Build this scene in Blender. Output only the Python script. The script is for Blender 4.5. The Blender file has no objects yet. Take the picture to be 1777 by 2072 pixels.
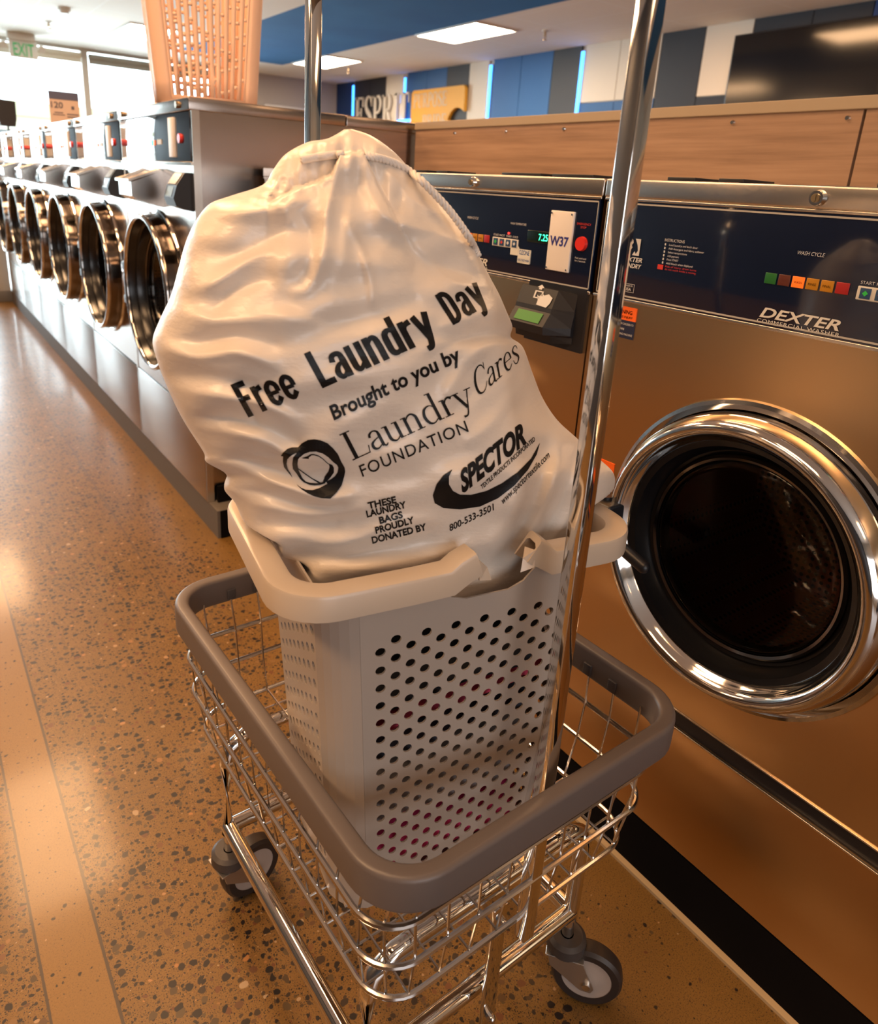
import bpy, bmesh, math, random
import numpy as np
from mathutils import Vector, Matrix
from mathutils.bvhtree import BVHTree
random.seed(7)
PI = math.pi
S = bpy.context.scene
COL = S.collection

# ------------------------------------------------------------------ camera
W_, H_ = 1777, 2072
CAM = Vector((0, 0, 1.2))
YAW, PIT, ROLL = 0.627832574, -0.322770227, 0.0583504238
FPX, PCX, PCY = 1466.963, 858.377, 868.66
cF = Vector((math.sin(YAW)*math.cos(PIT), math.cos(YAW)*math.cos(PIT), math.sin(PIT)))
r0 = Vector((math.cos(YAW), -math.sin(YAW), 0)); u0 = r0.cross(cF)
cR = r0*math.cos(ROLL) + u0*math.sin(ROLL)
cU = u0*math.cos(ROLL) - r0*math.sin(ROLL)
cd = bpy.data.cameras.new('camera')
cam = bpy.data.objects.new('camera', cd); COL.objects.link(cam)
M = Matrix((cR, cU, -cF)).transposed().to_4x4(); M.translation = CAM
cam.matrix_world = M
cd.sensor_fit = 'HORIZONTAL'; cd.sensor_width = 36; cd.lens = FPX/W_*36
cd.shift_x = (W_/2 - PCX)/W_; cd.shift_y = -(H_/2 - PCY)/W_
cd.clip_start = .02; cd.clip_end = 200
cd.dof.use_dof = True; cd.dof.focus_distance = 0.95; cd.dof.aperture_fstop = 8.0
S.camera = cam

# ------------------------------------------------------------------ world, light, exposure
S.view_settings.view_transform = 'Standard'; S.view_settings.look = 'None'
S.view_settings.exposure = 0.25; S.view_settings.gamma = 1.0
S.view_settings.use_curve_mapping = False
w = bpy.data.worlds.new('daylight'); S.world = w; w.use_nodes = True
bg = w.node_tree.nodes['Background']
bg.inputs['Color'].default_value = (0.80, 0.93, 1.0, 1); bg.inputs['Strength'].default_value = 5.5
LAMP = (1.0, 0.59, 0.30)
PANEL_E = 22.0

def area(name, loc, sx, sy, power, col, rot=(0, 0, 0)):
    l = bpy.data.lights.new(name, 'AREA'); l.shape = 'RECTANGLE'; l.size = sx; l.size_y = sy
    l.energy = power; l.color = col
    o = bpy.data.objects.new(name, l); o.location = loc; o.rotation_euler = rot; COL.objects.link(o)
    return o
# the room's other 2x4 ft ceiling lamps (those above and behind the picture)
for lx, ly, p in [(.33, 2.05, 36), (-.6, .35, 24), (3.24, .5, 8), (.31, 4.4, 70), (3.24, 4.4, 60), (.31, 8.1, 70), (3.24, 8.1, 70), (6.15, 4.4, 55), (6.15, 1.9, 60),
                  (-2.0, 1.2, 70), (-2.2, 4.4, 50), (.31, -3.1, 14), (3.24, -3.1, 12)]:
    area('ceiling_lamp', (lx, ly, 3.04), .6, 1.2, p, LAMP)
# daylight entering through the shop windows at the far end, then an added fill light behind the picture
area('window_daylight', (1.2, 14.6, 1.6), 7.5, 2.7, 620, (.74, .91, 1.0), (PI/2, 0, PI))
area('window_daylight', (-.6, -4.35, 1.3), 3.2, 1.8, 62, (.92, .95, 1.0), (-PI/2, 0, PI))  # added neutral fill for camera-facing sides, the wall here has no window

# ------------------------------------------------------------------ materials
MATS = {}
def mat(name, col=(.5, .5, .5), rough=.5, metal=0., **k):
    if name in MATS: return MATS[name]
    m = bpy.data.materials.new(name); m.use_nodes = True
    b = m.node_tree.nodes['Principled BSDF']
    b.inputs['Base Color'].default_value = (*col, 1)
    b.inputs['Roughness'].default_value = rough; b.inputs['Metallic'].default_value = metal
    for kk, v in k.items():
        if kk == 'emit':
            b.inputs['Emission Color'].default_value = (*v[0], 1); b.inputs['Emission Strength'].default_value = v[1]
        else:
            b.inputs[kk.replace('_', ' ')].default_value = v
    MATS[name] = m
    return m
class NT:
    def __init__(s, m): s.t = m.node_tree; s.b = s.t.nodes.get('Principled BSDF')
    def n(s, typ, **k):
        x = s.t.nodes.new(typ)
        for a, v in k.items():
            if hasattr(x, a) and a not in x.inputs: setattr(x, a, v)
            else: s.set(x.inputs[a], v)
        return x
    def set(s, i, v):
        if isinstance(v, bpy.types.NodeSocket): s.t.links.new(v, i)
        else: i.default_value = v
    def math(s, op, a, b=0., c=0., clamp=False):
        x = s.t.nodes.new('ShaderNodeMath'); x.operation = op; x.use_clamp = clamp
        s.set(x.inputs[0], a); s.set(x.inputs[1], b); s.set(x.inputs[2], c); return x.outputs[0]
    def mix(s, f, a, b, typ='RGBA', blend='MIX'):
        x = s.t.nodes.new('ShaderNodeMix'); x.data_type = typ
        if typ == 'RGBA': x.blend_type = blend
        i = {'RGBA': (0, 6, 7, 2), 'FLOAT': (0, 2, 3, 0), 'VECTOR': (0, 4, 5, 1)}[typ]
        s.set(x.inputs[i[0]], f)
        for q, v in ((i[1], a), (i[2], b)):
            if typ == 'RGBA' and isinstance(v, tuple) and len(v) == 3: v = (*v, 1)
            s.set(x.inputs[q], v)
        return x.outputs[i[3]]
    def ramp(s, f, stops):
        x = s.t.nodes.new('ShaderNodeValToRGB'); s.set(x.inputs[0], f); e = x.color_ramp.elements
        while len(e) < len(stops): e.new(.5)
        for el, (p, c) in zip(e, stops): el.position = p; el.color = (*c, 1)
        return x.outputs[0]
    def coords(s, kind='Object', scale=(1, 1, 1)):
        tc = s.t.nodes.new('ShaderNodeTexCoord'); mp = s.t.nodes.new('ShaderNodeMapping')
        s.t.links.new(tc.outputs[kind], mp.inputs['Vector']); mp.inputs['Scale'].default_value = scale
        return mp.outputs[0]
    def noise(s, vec, scale, detail=3, rough=.5, out='Fac'):
        x = s.n('ShaderNodeTexNoise'); s.set(x.inputs['Vector'], vec); x.inputs['Scale'].default_value = scale
        x.inputs['Detail'].default_value = detail; x.inputs['Roughness'].default_value = rough
        return x.outputs[out]
    def bump(s, h, strength=.2, dist=.01):
        x = s.t.nodes.new('ShaderNodeBump'); x.inputs['Strength'].default_value = strength
        x.inputs['Distance'].default_value = dist; s.set(x.inputs['Height'], h)
        s.t.links.new(x.outputs[0], s.b.inputs['Normal'])

def brushed(name, col, rough, stretch, aniso=.0, bstr=.04):
    m = mat(name, col, rough, 1.0); t = NT(m)
    c = t.coords('Object', stretch); f = t.noise(c, 1.0, 4, .6)
    t.set(t.b.inputs['Base Color'], t.mix(f, tuple(x*.98 for x in col), tuple(min(1, x*1.02) for x in col)))
    wv = t.noise(t.coords('Object', (1, 1, 1)), 2.2, 2, .5)
    t.bump(wv, bstr, .05)
    if aniso:
        t.b.inputs['Anisotropic'].default_value = aniso
        tg = t.n('ShaderNodeTangent', direction_type='RADIAL', axis='Z'); t.set(t.b.inputs['Tangent'], tg.outputs[0])
    return m
STEEL = brushed('brushed_steel', (.70, .48, .26), .30, (2, 2, 1500), .65)  # warm tint of the lamplit surroundings is put into the base colour
STEEL_DAYLIT = brushed('daylit_steel', (.56, .53, .50), .22, (2, 2, 1500), .65)  # cooler copy of the same steel, daylight tint put into its colour
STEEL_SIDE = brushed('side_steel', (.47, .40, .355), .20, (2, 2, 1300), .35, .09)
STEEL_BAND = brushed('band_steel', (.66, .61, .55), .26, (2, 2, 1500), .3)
CHROME = mat('chrome', (.82, .80, .77), .06, 1.0)
CHROME_SOFT = mat('zinc_wire', (.70, .68, .66), .16, 1.0)
MIRROR_DOOR = mat('polished_door_ring', (.66, .64, .62), .08, 1.0)
NAVY = mat('navy_panel', (.004, .009, .03), .10, 0, Coat_Weight=.6, Coat_Roughness=.05)
DARK_GLOSS = mat('smoked_panel', (.008, .012, .028), .05, 0, Coat_Weight=1.0, Coat_Roughness=.03, Specular_IOR_Level=.9)
BLACK = mat('black_plastic', (.010, .010, .013), .38)
BLACK_RUB = mat('black_rubber', (.006, .006, .008), .5)
BASE_BLACK = mat('base_black', (.004, .003, .003), .9, 0, Specular_IOR_Level=.1)
WHITE_INK = mat('white_ink', (.62, .62, .62), .5)
RED_INK = mat('red_ink', (.55, .03, .02), .5)
PLINTH = mat('plinth_grey', (.13, .115, .10), .6)
def stained_glass_dark():
    m = bpy.data.materials.new('door_glass'); m.use_nodes = True; t = m.node_tree; t.nodes.clear()
    o = t.nodes.new('ShaderNodeOutputMaterial'); tr = t.nodes.new('ShaderNodeBsdfTransparent'); g = t.nodes.new('ShaderNodeBsdfGlossy')
    mx = t.nodes.new('ShaderNodeMixShader'); fr = t.nodes.new('ShaderNodeFresnel'); fr.inputs[0].default_value = 1.4
    tr.inputs[0].default_value = (.66, .58, .52, 1); g.inputs['Roughness'].default_value = .03
    t.links.new(fr.outputs[0], mx.inputs[0]); t.links.new(tr.outputs[0], mx.inputs[1]); t.links.new(g.outputs[0], mx.inputs[2])
    t.links.new(mx.outputs[0], o.inputs[0]); return m
GLASS_DOOR = stained_glass_dark()
def clear_glass():
    m = stained_glass_dark(); m.name = 'window_glass'
    for n in m.node_tree.nodes:
        if n.type == 'BSDF_TRANSPARENT': n.inputs[0].default_value = (.95, .97, .97, 1)
    return m
GLASS = clear_glass()

# ------------------------------------------------------------------ mesh helpers
class MB:
    def __init__(s): s.bm = bmesh.new()
    def box(s, x0, x1, y0, y1, z0, z1, bev=0.):
        b = s.bm if not bev else bmesh.new()
        r = bmesh.ops.create_cube(b, size=1)
        for v in r['verts']:
            v.co = Vector(((x0+x1)/2 + v.co.x*(x1-x0), (y0+y1)/2 + v.co.y*(y1-y0), (z0+z1)/2 + v.co.z*(z1-z0)))
        if bev:
            bmesh.ops.bevel(b, geom=b.edges[:], offset=bev, segments=3, affect='EDGES', profile=.5)
            s.merge(b)
        return s
    def merge(s, b, mtx=None):
        me = bpy.data.meshes.new('tmp'); b.to_mesh(me); b.free()
        if mtx: me.transform(mtx)
        s.bm.from_mesh(me); bpy.data.meshes.remove(me)
    def cyl(s, a, b, r, seg=16, r2=None, caps=True):
        a, b = Vector(a), Vector(b); d = b - a
        m = Matrix.Translation((a+b)/2) @ d.to_track_quat('Z', 'Y').to_matrix().to_4x4()
        bmesh.ops.create_cone(s.bm, cap_ends=caps, segments=seg, radius1=r, radius2=r if r2 is None else r2, depth=d.length, matrix=m)
        return s
    def sphere(s, c, r, seg=14, sc=(1, 1, 1)):
        bmesh.ops.create_uvsphere(s.bm, u_segments=seg, v_segments=seg//2+2, radius=r, matrix=Matrix.Translation(c) @ Matrix.Diagonal((*sc, 1)))
        return s
    def sweep(s, pts, prof, closed=False, up=Vector((0, 0, 1)), caps=True):
        """profile (list of (side, up)) swept along a polyline"""
        pts = [Vector(p) for p in pts]; n = len(pts); rings = []
        for i, p in enumerate(pts):
            a = pts[(i-1) % n] if closed or i > 0 else p; c = pts[(i+1) % n] if closed or i < n-1 else p
            d = (c - a).normalized()
            u = up - d*up.dot(d)
            if u.length < 1e-4: u = Vector((1, 0, 0)) - d*d.x
            u.normalize(); r = d.cross(u)
            k = 1.0
            if (closed or 0 < i < n-1):
                d1 = (p-a).normalized(); d2 = (c-p).normalized(); q = max(.35, math.sqrt(max(0, (1+d1.dot(d2))/2))); k = 1/q
            rings.append([s.bm.verts.new(p + r*x*k + u*y) for x, y in prof])
        m = len(prof)
        for i in range(n if closed else n-1):
            A, B = rings[i], rings[(i+1) % n]
            for j in range(m):
                s.bm.faces.new((A[j], A[(j+1) % m], B[(j+1) % m], B[j]))
        if not closed and caps:
            s.bm.faces.new(rings[0][::-1]); s.bm.faces.new(rings[-1])
        return s
    def tube(s, pts, r, seg=10, closed=False):
        return s.sweep(pts, [(r*math.cos(2*PI*k/seg), r*math.sin(2*PI*k/seg)) for k in range(seg)], closed)
    def lathe(s, prof, c, seg=64, axis='X'):
        """profile of (distance along axis, radius) turned about an axis through c"""
        rings = []
        for x, r in prof:
            ring = []
            for k in range(seg):
                a = 2*PI*k/seg
                p = {'X': Vector((x, r*math.cos(a), r*math.sin(a))), 'Z': Vector((r*math.cos(a), r*math.sin(a), x))}[axis]
                ring.append(s.bm.verts.new(Vector(c) + p))
            rings.append(ring)
        for A, B in zip(rings, rings[1:]):
            for k in range(seg):
                s.bm.faces.new((A[k], A[(k+1) % seg], B[(k+1) % seg], B[k]))
        return s
    def disc(s, c, r, seg=48, axis='X', flip=False):
        vs = []
        for k in range(seg):
            a = 2*PI*k/seg; p = Vector((0, r*math.cos(a), r*math.sin(a))) if axis == 'X' else Vector((r*math.cos(a), r*math.sin(a), 0))
            vs.append(s.bm.verts.new(Vector(c)+p))
        s.bm.faces.new(vs); return s
    def prism(s, poly, o, ux, uy, depth):
        """2-D polygon set at o along ux, uy and given a thickness along ux x uy"""
        o, ux, uy = Vector(o), Vector(ux), Vector(uy); n = ux.cross(uy).normalized()*depth
        A = [s.bm.verts.new(o + ux*x + uy*y) for x, y in poly]; B = [s.bm.verts.new(v.co + n) for v in A]
        s.bm.faces.new(A[::-1]); s.bm.faces.new(B); k = len(A)
        for i in range(k): s.bm.faces.new((A[i], A[(i+1) % k], B[(i+1) % k], B[i]))
        return s
    def plate_hole(s, x, y0, y1, z0, z1, cy, cz, r, seg=72):
        ang = sorted({2*PI*k/seg for k in range(seg)} | {math.atan2(z-cz, y-cy) % (2*PI) for y in (y0, y1) for z in (z0, z1)})
        I, O = [], []
        for a in ang:
            c, q = math.cos(a), math.sin(a)
            t = min((y1-cy)/c if c > 1e-9 else (y0-cy)/c if c < -1e-9 else 9e9, (z1-cz)/q if q > 1e-9 else (z0-cz)/q if q < -1e-9 else 9e9)
            I.append(s.bm.verts.new((x, cy+r*c, cz+r*q))); O.append(s.bm.verts.new((x, cy+t*c, cz+t*q)))
        k = len(ang)
        for i in range(k): s.bm.faces.new((I[i], I[(i+1) % k], O[(i+1) % k], O[i]))
        return s

def obj(name, mb, m, parent=None, smooth=35, recalc=True):
    bm = mb.bm if isinstance(mb, MB) else mb
    if recalc: bmesh.ops.recalc_face_normals(bm, faces=bm.faces[:])
    me = bpy.data.meshes.new(name); bm.to_mesh(me); bm.free()
    o = bpy.data.objects.new(name, me); COL.objects.link(o)
    me.materials.append(m)
    if smooth:
        for p in me.polygons: p.use_smooth = True
        if smooth < 180:
            es = bmesh.new(); es.from_mesh(me)
            for e in es.edges:
                if len(e.link_faces) == 2 and e.calc_face_angle(0) > math.radians(smooth): e.smooth = False
            es.to_mesh(me); es.free()
    if parent: o.parent = parent
    return o
def tag(o, label, cat, group=None):
    o['label'] = label; o['category'] = cat
    if group: o['group'] = group
    return o
def thing(name, label, cat, loc=(0, 0, 0), rz=0., group=None):
    o = bpy.data.objects.new(name, None); COL.objects.link(o); o.location = loc; o.rotation_euler = (0, 0, rz)
    o.empty_display_size = .1
    return tag(o, label, cat, group)
def struct(name, mb, m, smooth=0):
    o = obj(name, mb, m, None, smooth); o['kind'] = 'structure'; return o
def copy_tree(o, parent=None):
    c = o.copy(); COL.objects.link(c); c.parent = parent
    for ch in list(o.children): copy_tree(ch, c)
    return c
def rrect(ax, ay, r, z=0., seg=6, cx=0., cy=0.):
    p = []
    for qx, qy, a0 in ((1, 1, 0), (-1, 1, PI/2), (-1, -1, PI), (1, -1, 1.5*PI)):
        for k in range(seg+1):
            a = a0 + PI/2*k/seg
            p.append(Vector((cx+qx*(ax-r)+r*math.cos(a), cy+qy*(ay-r)+r*math.sin(a), z)))
    return p
def catmull(P, n):
    P = np.array(P, float); m = len(P); t = np.linspace(0, m-1-1e-9, n); i = t.astype(int); f = (t-i)[:, None]
    g = lambda k: P[np.clip(k, 0, m-1)]
    a, b, c, d = g(i-1), g(i), g(i+1), g(i+2)
    return .5*(2*b + (c-a)*f + (2*a-5*b+4*c-d)*f**2 + (-a+3*b-3*c+d)*f**3)

# ------------------------------------------------------------------ lettering
CAPH = .729
def text_polys(s, bold=0., shear=0., sx=1., spacing=1.):
    """built-in font, filled flat; cap height scaled to 1; returns (verts, faces, width)"""
    cu = bpy.data.curves.new('t', 'FONT'); cu.body = s; cu.fill_mode = 'FRONT'; cu.offset = bold; cu.shear = shear
    cu.space_character = spacing; cu.resolution_u = 4
    o = bpy.data.objects.new('t', cu); COL.objects.link(o)
    me = bpy.data.meshes.new_from_object(o.evaluated_get(bpy.context.evaluated_depsgraph_get()))
    v = [(q.co.x*sx/CAPH, q.co.y/CAPH) for q in me.vertices]; f = [tuple(p.vertices) for p in me.polygons]
    bpy.data.objects.remove(o); bpy.data.curves.remove(cu); bpy.data.meshes.remove(me)
    x0 = min(a for a, b in v); v = [(a-x0, b) for a, b in v]
    return v, f, max(a for a, b in v)
CAPH = 1.0
CAPH = max(y for x, y in text_polys('H')[0])
GLY = {
 'L': (.80, [[(.2, 0, .13), (.2, 1, .13)], [(.04, .985, .035), (.38, .985, .035)], [(.04, .015, .035), (.7, .015, .035)], [(.68, .02, .03), (.74, .26, .03)]]),
 'a': (.58, [[(.42, .02, .1), (.42, .45, .1)], ['c', (.1, .46, .08), (.15, .58, .07), (.28, .635, .04), (.4, .57, .07), (.42, .42, .1)],
             ['c', (.42, .38, .03), (.25, .33, .04), (.1, .24, .08), (.09, .08, .1), (.22, .01, .05), (.42, .12, .03)], ['c', (.42, .06, .06), (.5, .0, .05), (.58, .06, .03)]]),
 'u': (.70, [['c', (.16, .61, .1), (.16, .35, .1), (.17, .12, .1), (.28, .01, .06), (.4, .03, .04), (.52, .14, .03)], [(.52, .61, .1), (.52, 0, .1)],
             [(.02, .6, .03), (.16, .6, .03)], [(.38, .6, .03), (.52, .6, .03)], [(.52, .015, .03), (.67, .015, .03)]]),
 'n': (.72, [[(.16, .61, .1), (.16, 0, .1)], [(.03, .6, .03), (.16, .6, .03)], [(.02, .015, .03), (.3, .015, .03)],
             ['c', (.16, .44, .03), (.28, .59, .05), (.42, .62, .06), (.53, .5, .09), (.54, .3, .1), (.54, 0, .1)], [(.4, .015, .03), (.68, .015, .03)]]),
 'd': (.72, [['c', (.54, .5, .03), (.38, .625, .04), (.18, .55, .08), (.1, .31, .1), (.17, .07, .09), (.33, .0, .04), (.54, .13, .03)], [(.54, 1.03, .1), (.54, 0, .1)],
             [(.4, 1.02, .03), (.54, 1.02, .03)], [(.54, .015, .03), (.68, .015, .03)]]),
 'r': (.52, [[(.16, .61, .1), (.16, 0, .1)], [(.03, .6, .03), (.16, .6, .03)], [(.02, .015, .03), (.32, .015, .03)], ['c', (.16, .4, .03), (.25, .56, .05), (.36, .61, .07), (.46, .55, .1)]]),
 'y': (.64, [[(.1, .6, .1), (.33, .02, .1)], ['c', (.56, .6, .035), (.44, .3, .035), (.33, .0, .04), (.22, -.22, .05), (.08, -.24, .08)], [(-.03, .6, .03), (.24, .6, .03)], [(.44, .6, .03), (.68, .6, .03)]]),
 'C': (.86, [['c', (.77, .74, .03), (.66, .93, .04), (.45, 1.0, .05), (.22, .87, .1), (.12, .5, .13), (.22, .13, .1), (.45, .0, .05), (.66, .07, .04), (.8, .27, .03)], [(.77, .72, .03), (.77, 1.0, .03)]]),
 'e': (.58, [[(.1, .34, .03), (.5, .34, .03)], ['c', (.5, .34, .08), (.45, .55, .06), (.3, .63, .04), (.14, .52, .08), (.09, .3, .1), (.16, .08, .09), (.32, .0, .05), (.51, .13, .03)]]),
 's': (.50, [['c', (.4, .47, .03), (.35, .6, .03), (.22, .63, .04), (.11, .52, .07), (.17, .4, .09), (.33, .26, .09), (.39, .13, .08), (.27, .0, .04), (.13, .03, .03), (.07, .18, .03)]]),
 'E': (.80, [[(.2, 0, .17), (.2, 1, .17)], [(.03, .97, .07), (.68, .97, .07)], [(.2, .52, .06), (.52, .52, .06)], [(.03, .03, .07), (.72, .03, .07)], [(.67, 1, .06), (.67, .7, .06)], [(.71, .0, .06), (.71, .3, .06)], [(.52, .66, .06), (.52, .38, .06)]]),
 'S': (.70, [['c', (.58, .72, .04), (.5, .94, .05), (.32, 1.0, .06), (.14, .85, .13), (.18, .62, .16), (.5, .4, .17), (.58, .18, .15), (.38, .0, .06), (.18, .05, .05), (.1, .3, .04)], [(.58, .7, .05), (.58, 1, .05)], [(.1, .3, .05), (.1, .0, .05)]]),
 'P': (.76, [[(.2, 0, .17), (.2, 1, .17)], [(.03, .97, .06), (.35, .97, .06)], [(.03, .03, .06), (.4, .03, .06)], ['c', (.3, .97, .06), (.52, .95, .1), (.64, .75, .16), (.52, .52, .1), (.25, .47, .06)]]),
 'R': (.86, [[(.2, 0, .17), (.2, 1, .17)], [(.03, .97, .06), (.35, .97, .06)], [(.03, .03, .06), (.38, .03, .06)], ['c', (.3, .97, .06), (.52, .95, .1), (.62, .76, .15), (.52, .56, .1), (.25, .51, .06)], [(.42, .52, .15), (.7, .03, .15)], [(.6, .03, .06), (.84, .03, .06)]]),
 'I': (.44, [[(.22, 0, .17), (.22, 1, .17)], [(.04, .97, .06), (.4, .97, .06)], [(.04, .03, .06), (.4, .03, .06)]]),
 'T': (.78, [[(.38, 0, .17), (.38, 1, .17)], [(.03, .97, .06), (.73, .97, .06)], [(.2, .03, .06), (.56, .03, .06)], [(.05, 1, .05), (.05, .7, .05)], [(.71, 1, .05), (.71, .7, .05)]]),
 'U': (.84, [['c', (.2, 1, .17), (.2, .5, .17), (.22, .15, .15), (.42, .0, .07), (.6, .12, .06), (.65, .5, .06), (.65, 1, .06)], [(.03, .97, .06), (.37, .97, .06)], [(.52, .97, .06), (.78, .97, .06)]]),
 'O': (.88, [['c', (.42, 1, .05), (.2, .9, .12), (.11, .5, .17), (.2, .1, .12), (.42, 0, .05), (.64, .1, .12), (.73, .5, .17), (.64, .9, .12), (.42, 1, .05)]]),
 'D': (.86, [[(.2, 0, .17), (.2, 1, .17)], [(.03, .97, .06), (.35, .97, .06)], [(.03, .03, .06), (.35, .03, .06)], ['c', (.3, .97, .06), (.55, .92, .1), (.72, .5, .17), (.55, .08, .1), (.3, .03, .06)]]),
}
GROT = {
 'F': (.53, [[(.1, 0, .2), (.1, 1, .2)], [(.0, .92, .16), (.46, .92, .16)], [(.1, .52, .15), (.40, .52, .15)]]),
 'r': (.42, [[(.1, 0, .19), (.1, .74, .19)], ['c', (.13, .48, .1), (.2, .62, .14), (.37, .66, .16)]]),
 'e': (.57, [[(.1, .37, .11), (.44, .37, .11)], ['c', (.44, .37, .18), (.43, .57, .17), (.27, .675, .14), (.11, .56, .18), (.1, .36, .19), (.12, .17, .18), (.27, .065, .14), (.44, .21, .17)]]),
 'L': (.53, [[(.1, 0, .2), (.1, 1, .2)], [(.0, .08, .16), (.48, .08, .16)]]),
 'a': (.55, [[(.39, 0, .19), (.39, .5, .19)], ['c', (.09, .50, .17), (.13, .63, .15), (.25, .675, .13), (.37, .62, .16), (.39, .45, .19)], ['c', (.38, .43, .08), (.2, .37, .12), (.1, .21, .18), (.16, .07, .14), (.28, .08, .12), (.38, .2, .12)]]),
 'u': (.57, [['c', (.1, .74, .19), (.1, .4, .19), (.11, .14, .18), (.22, .065, .13), (.38, .2, .1)], [(.41, .74, .19), (.41, 0, .19)]]),
 'n': (.57, [[(.1, .74, .19), (.1, 0, .19)], ['c', (.12, .54, .1), (.26, .67, .13), (.38, .62, .17), (.41, .42, .19), (.41, .2, .19), (.41, 0, .19)]]),
 'd': (.57, [[(.41, 1, .19), (.41, 0, .19)], ['c', (.39, .6, .1), (.26, .68, .13), (.12, .6, .18), (.1, .36, .19), (.12, .12, .18), (.26, .06, .13), (.39, .14, .1)]]),
 'y': (.55, [[(.08, .74, .18), (.28, .06, .18)], ['c', (.46, .74, .18), (.36, .36, .18), (.28, .05, .18), (.2, -.14, .17), (.06, -.17, .14)]]),
 'D': (.60, [[(.1, 0, .2), (.1, 1, .2)], ['c', (.1, .92, .16), (.28, .92, .16), (.42, .78, .18), (.44, .5, .19), (.42, .22, .18), (.28, .08, .16), (.1, .08, .16)]]),
}
def serif_polys(s, wide=1., gap=0., GLY=GLY):
    V, Fc, x = [], [], 0.
    for ch in s:
        adv, strokes = GLY[ch]
        for st in strokes:
            if st[0] == 'c': P = catmull(st[1:], 22)
            else: P = np.array(st, float)
            n = len(P); d = np.gradient(P[:, :2], axis=0) if n > 2 else np.repeat([P[1, :2]-P[0, :2]], 2, 0)
            d /= np.linalg.norm(d, axis=1)[:, None]+1e-9; nn = np.stack([-d[:, 1], d[:, 0]], 1)
            a = P[:, :2]+nn*P[:, 2:3]/2; b = P[:, :2]-nn*P[:, 2:3]/2; k = len(V)
            for i in range(n): V += [((a[i][0]+x)*wide, a[i][1]), ((b[i][0]+x)*wide, b[i][1])]
            for i in range(n-1): Fc.append((k+2*i, k+2*i+1, k+2*i+3, k+2*i+2))
        x += adv + gap
    return V, Fc, x*wide
def put_text(mb, tp, o, ux, uy, width=None):
    """lay lettering on a plane: o = baseline start, ux = along (scaled to width), uy = up (cap height)"""
    V, Fc, w = tp; o, ux, uy = Vector(o), Vector(ux), Vector(uy)
    k = (width/w) if width else uy.length
    vs = [mb.bm.verts.new(o + ux.normalized()*x*k + uy*y) for x, y in V]
    for f in Fc:
        try: mb.bm.faces.new([vs[i] for i in f])
        except ValueError: pass
    return mb
def facing(mb, s, y, z, h, x, width=None, **k):
    """text on an aisle face (reads from -X): baseline starts at y and runs towards -Y"""
    return put_text(mb, text_polys(s, **k), (x, y, z), (0, -1, 0), (0, 0, h), width)
def sheet(mb, y0, y1, z0, z1, x):
    v = [mb.bm.verts.new((x, *p)) for p in ((y0, z0), (y1, z0), (y1, z1), (y0, z1))]; mb.bm.faces.new(v); return mb

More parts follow.
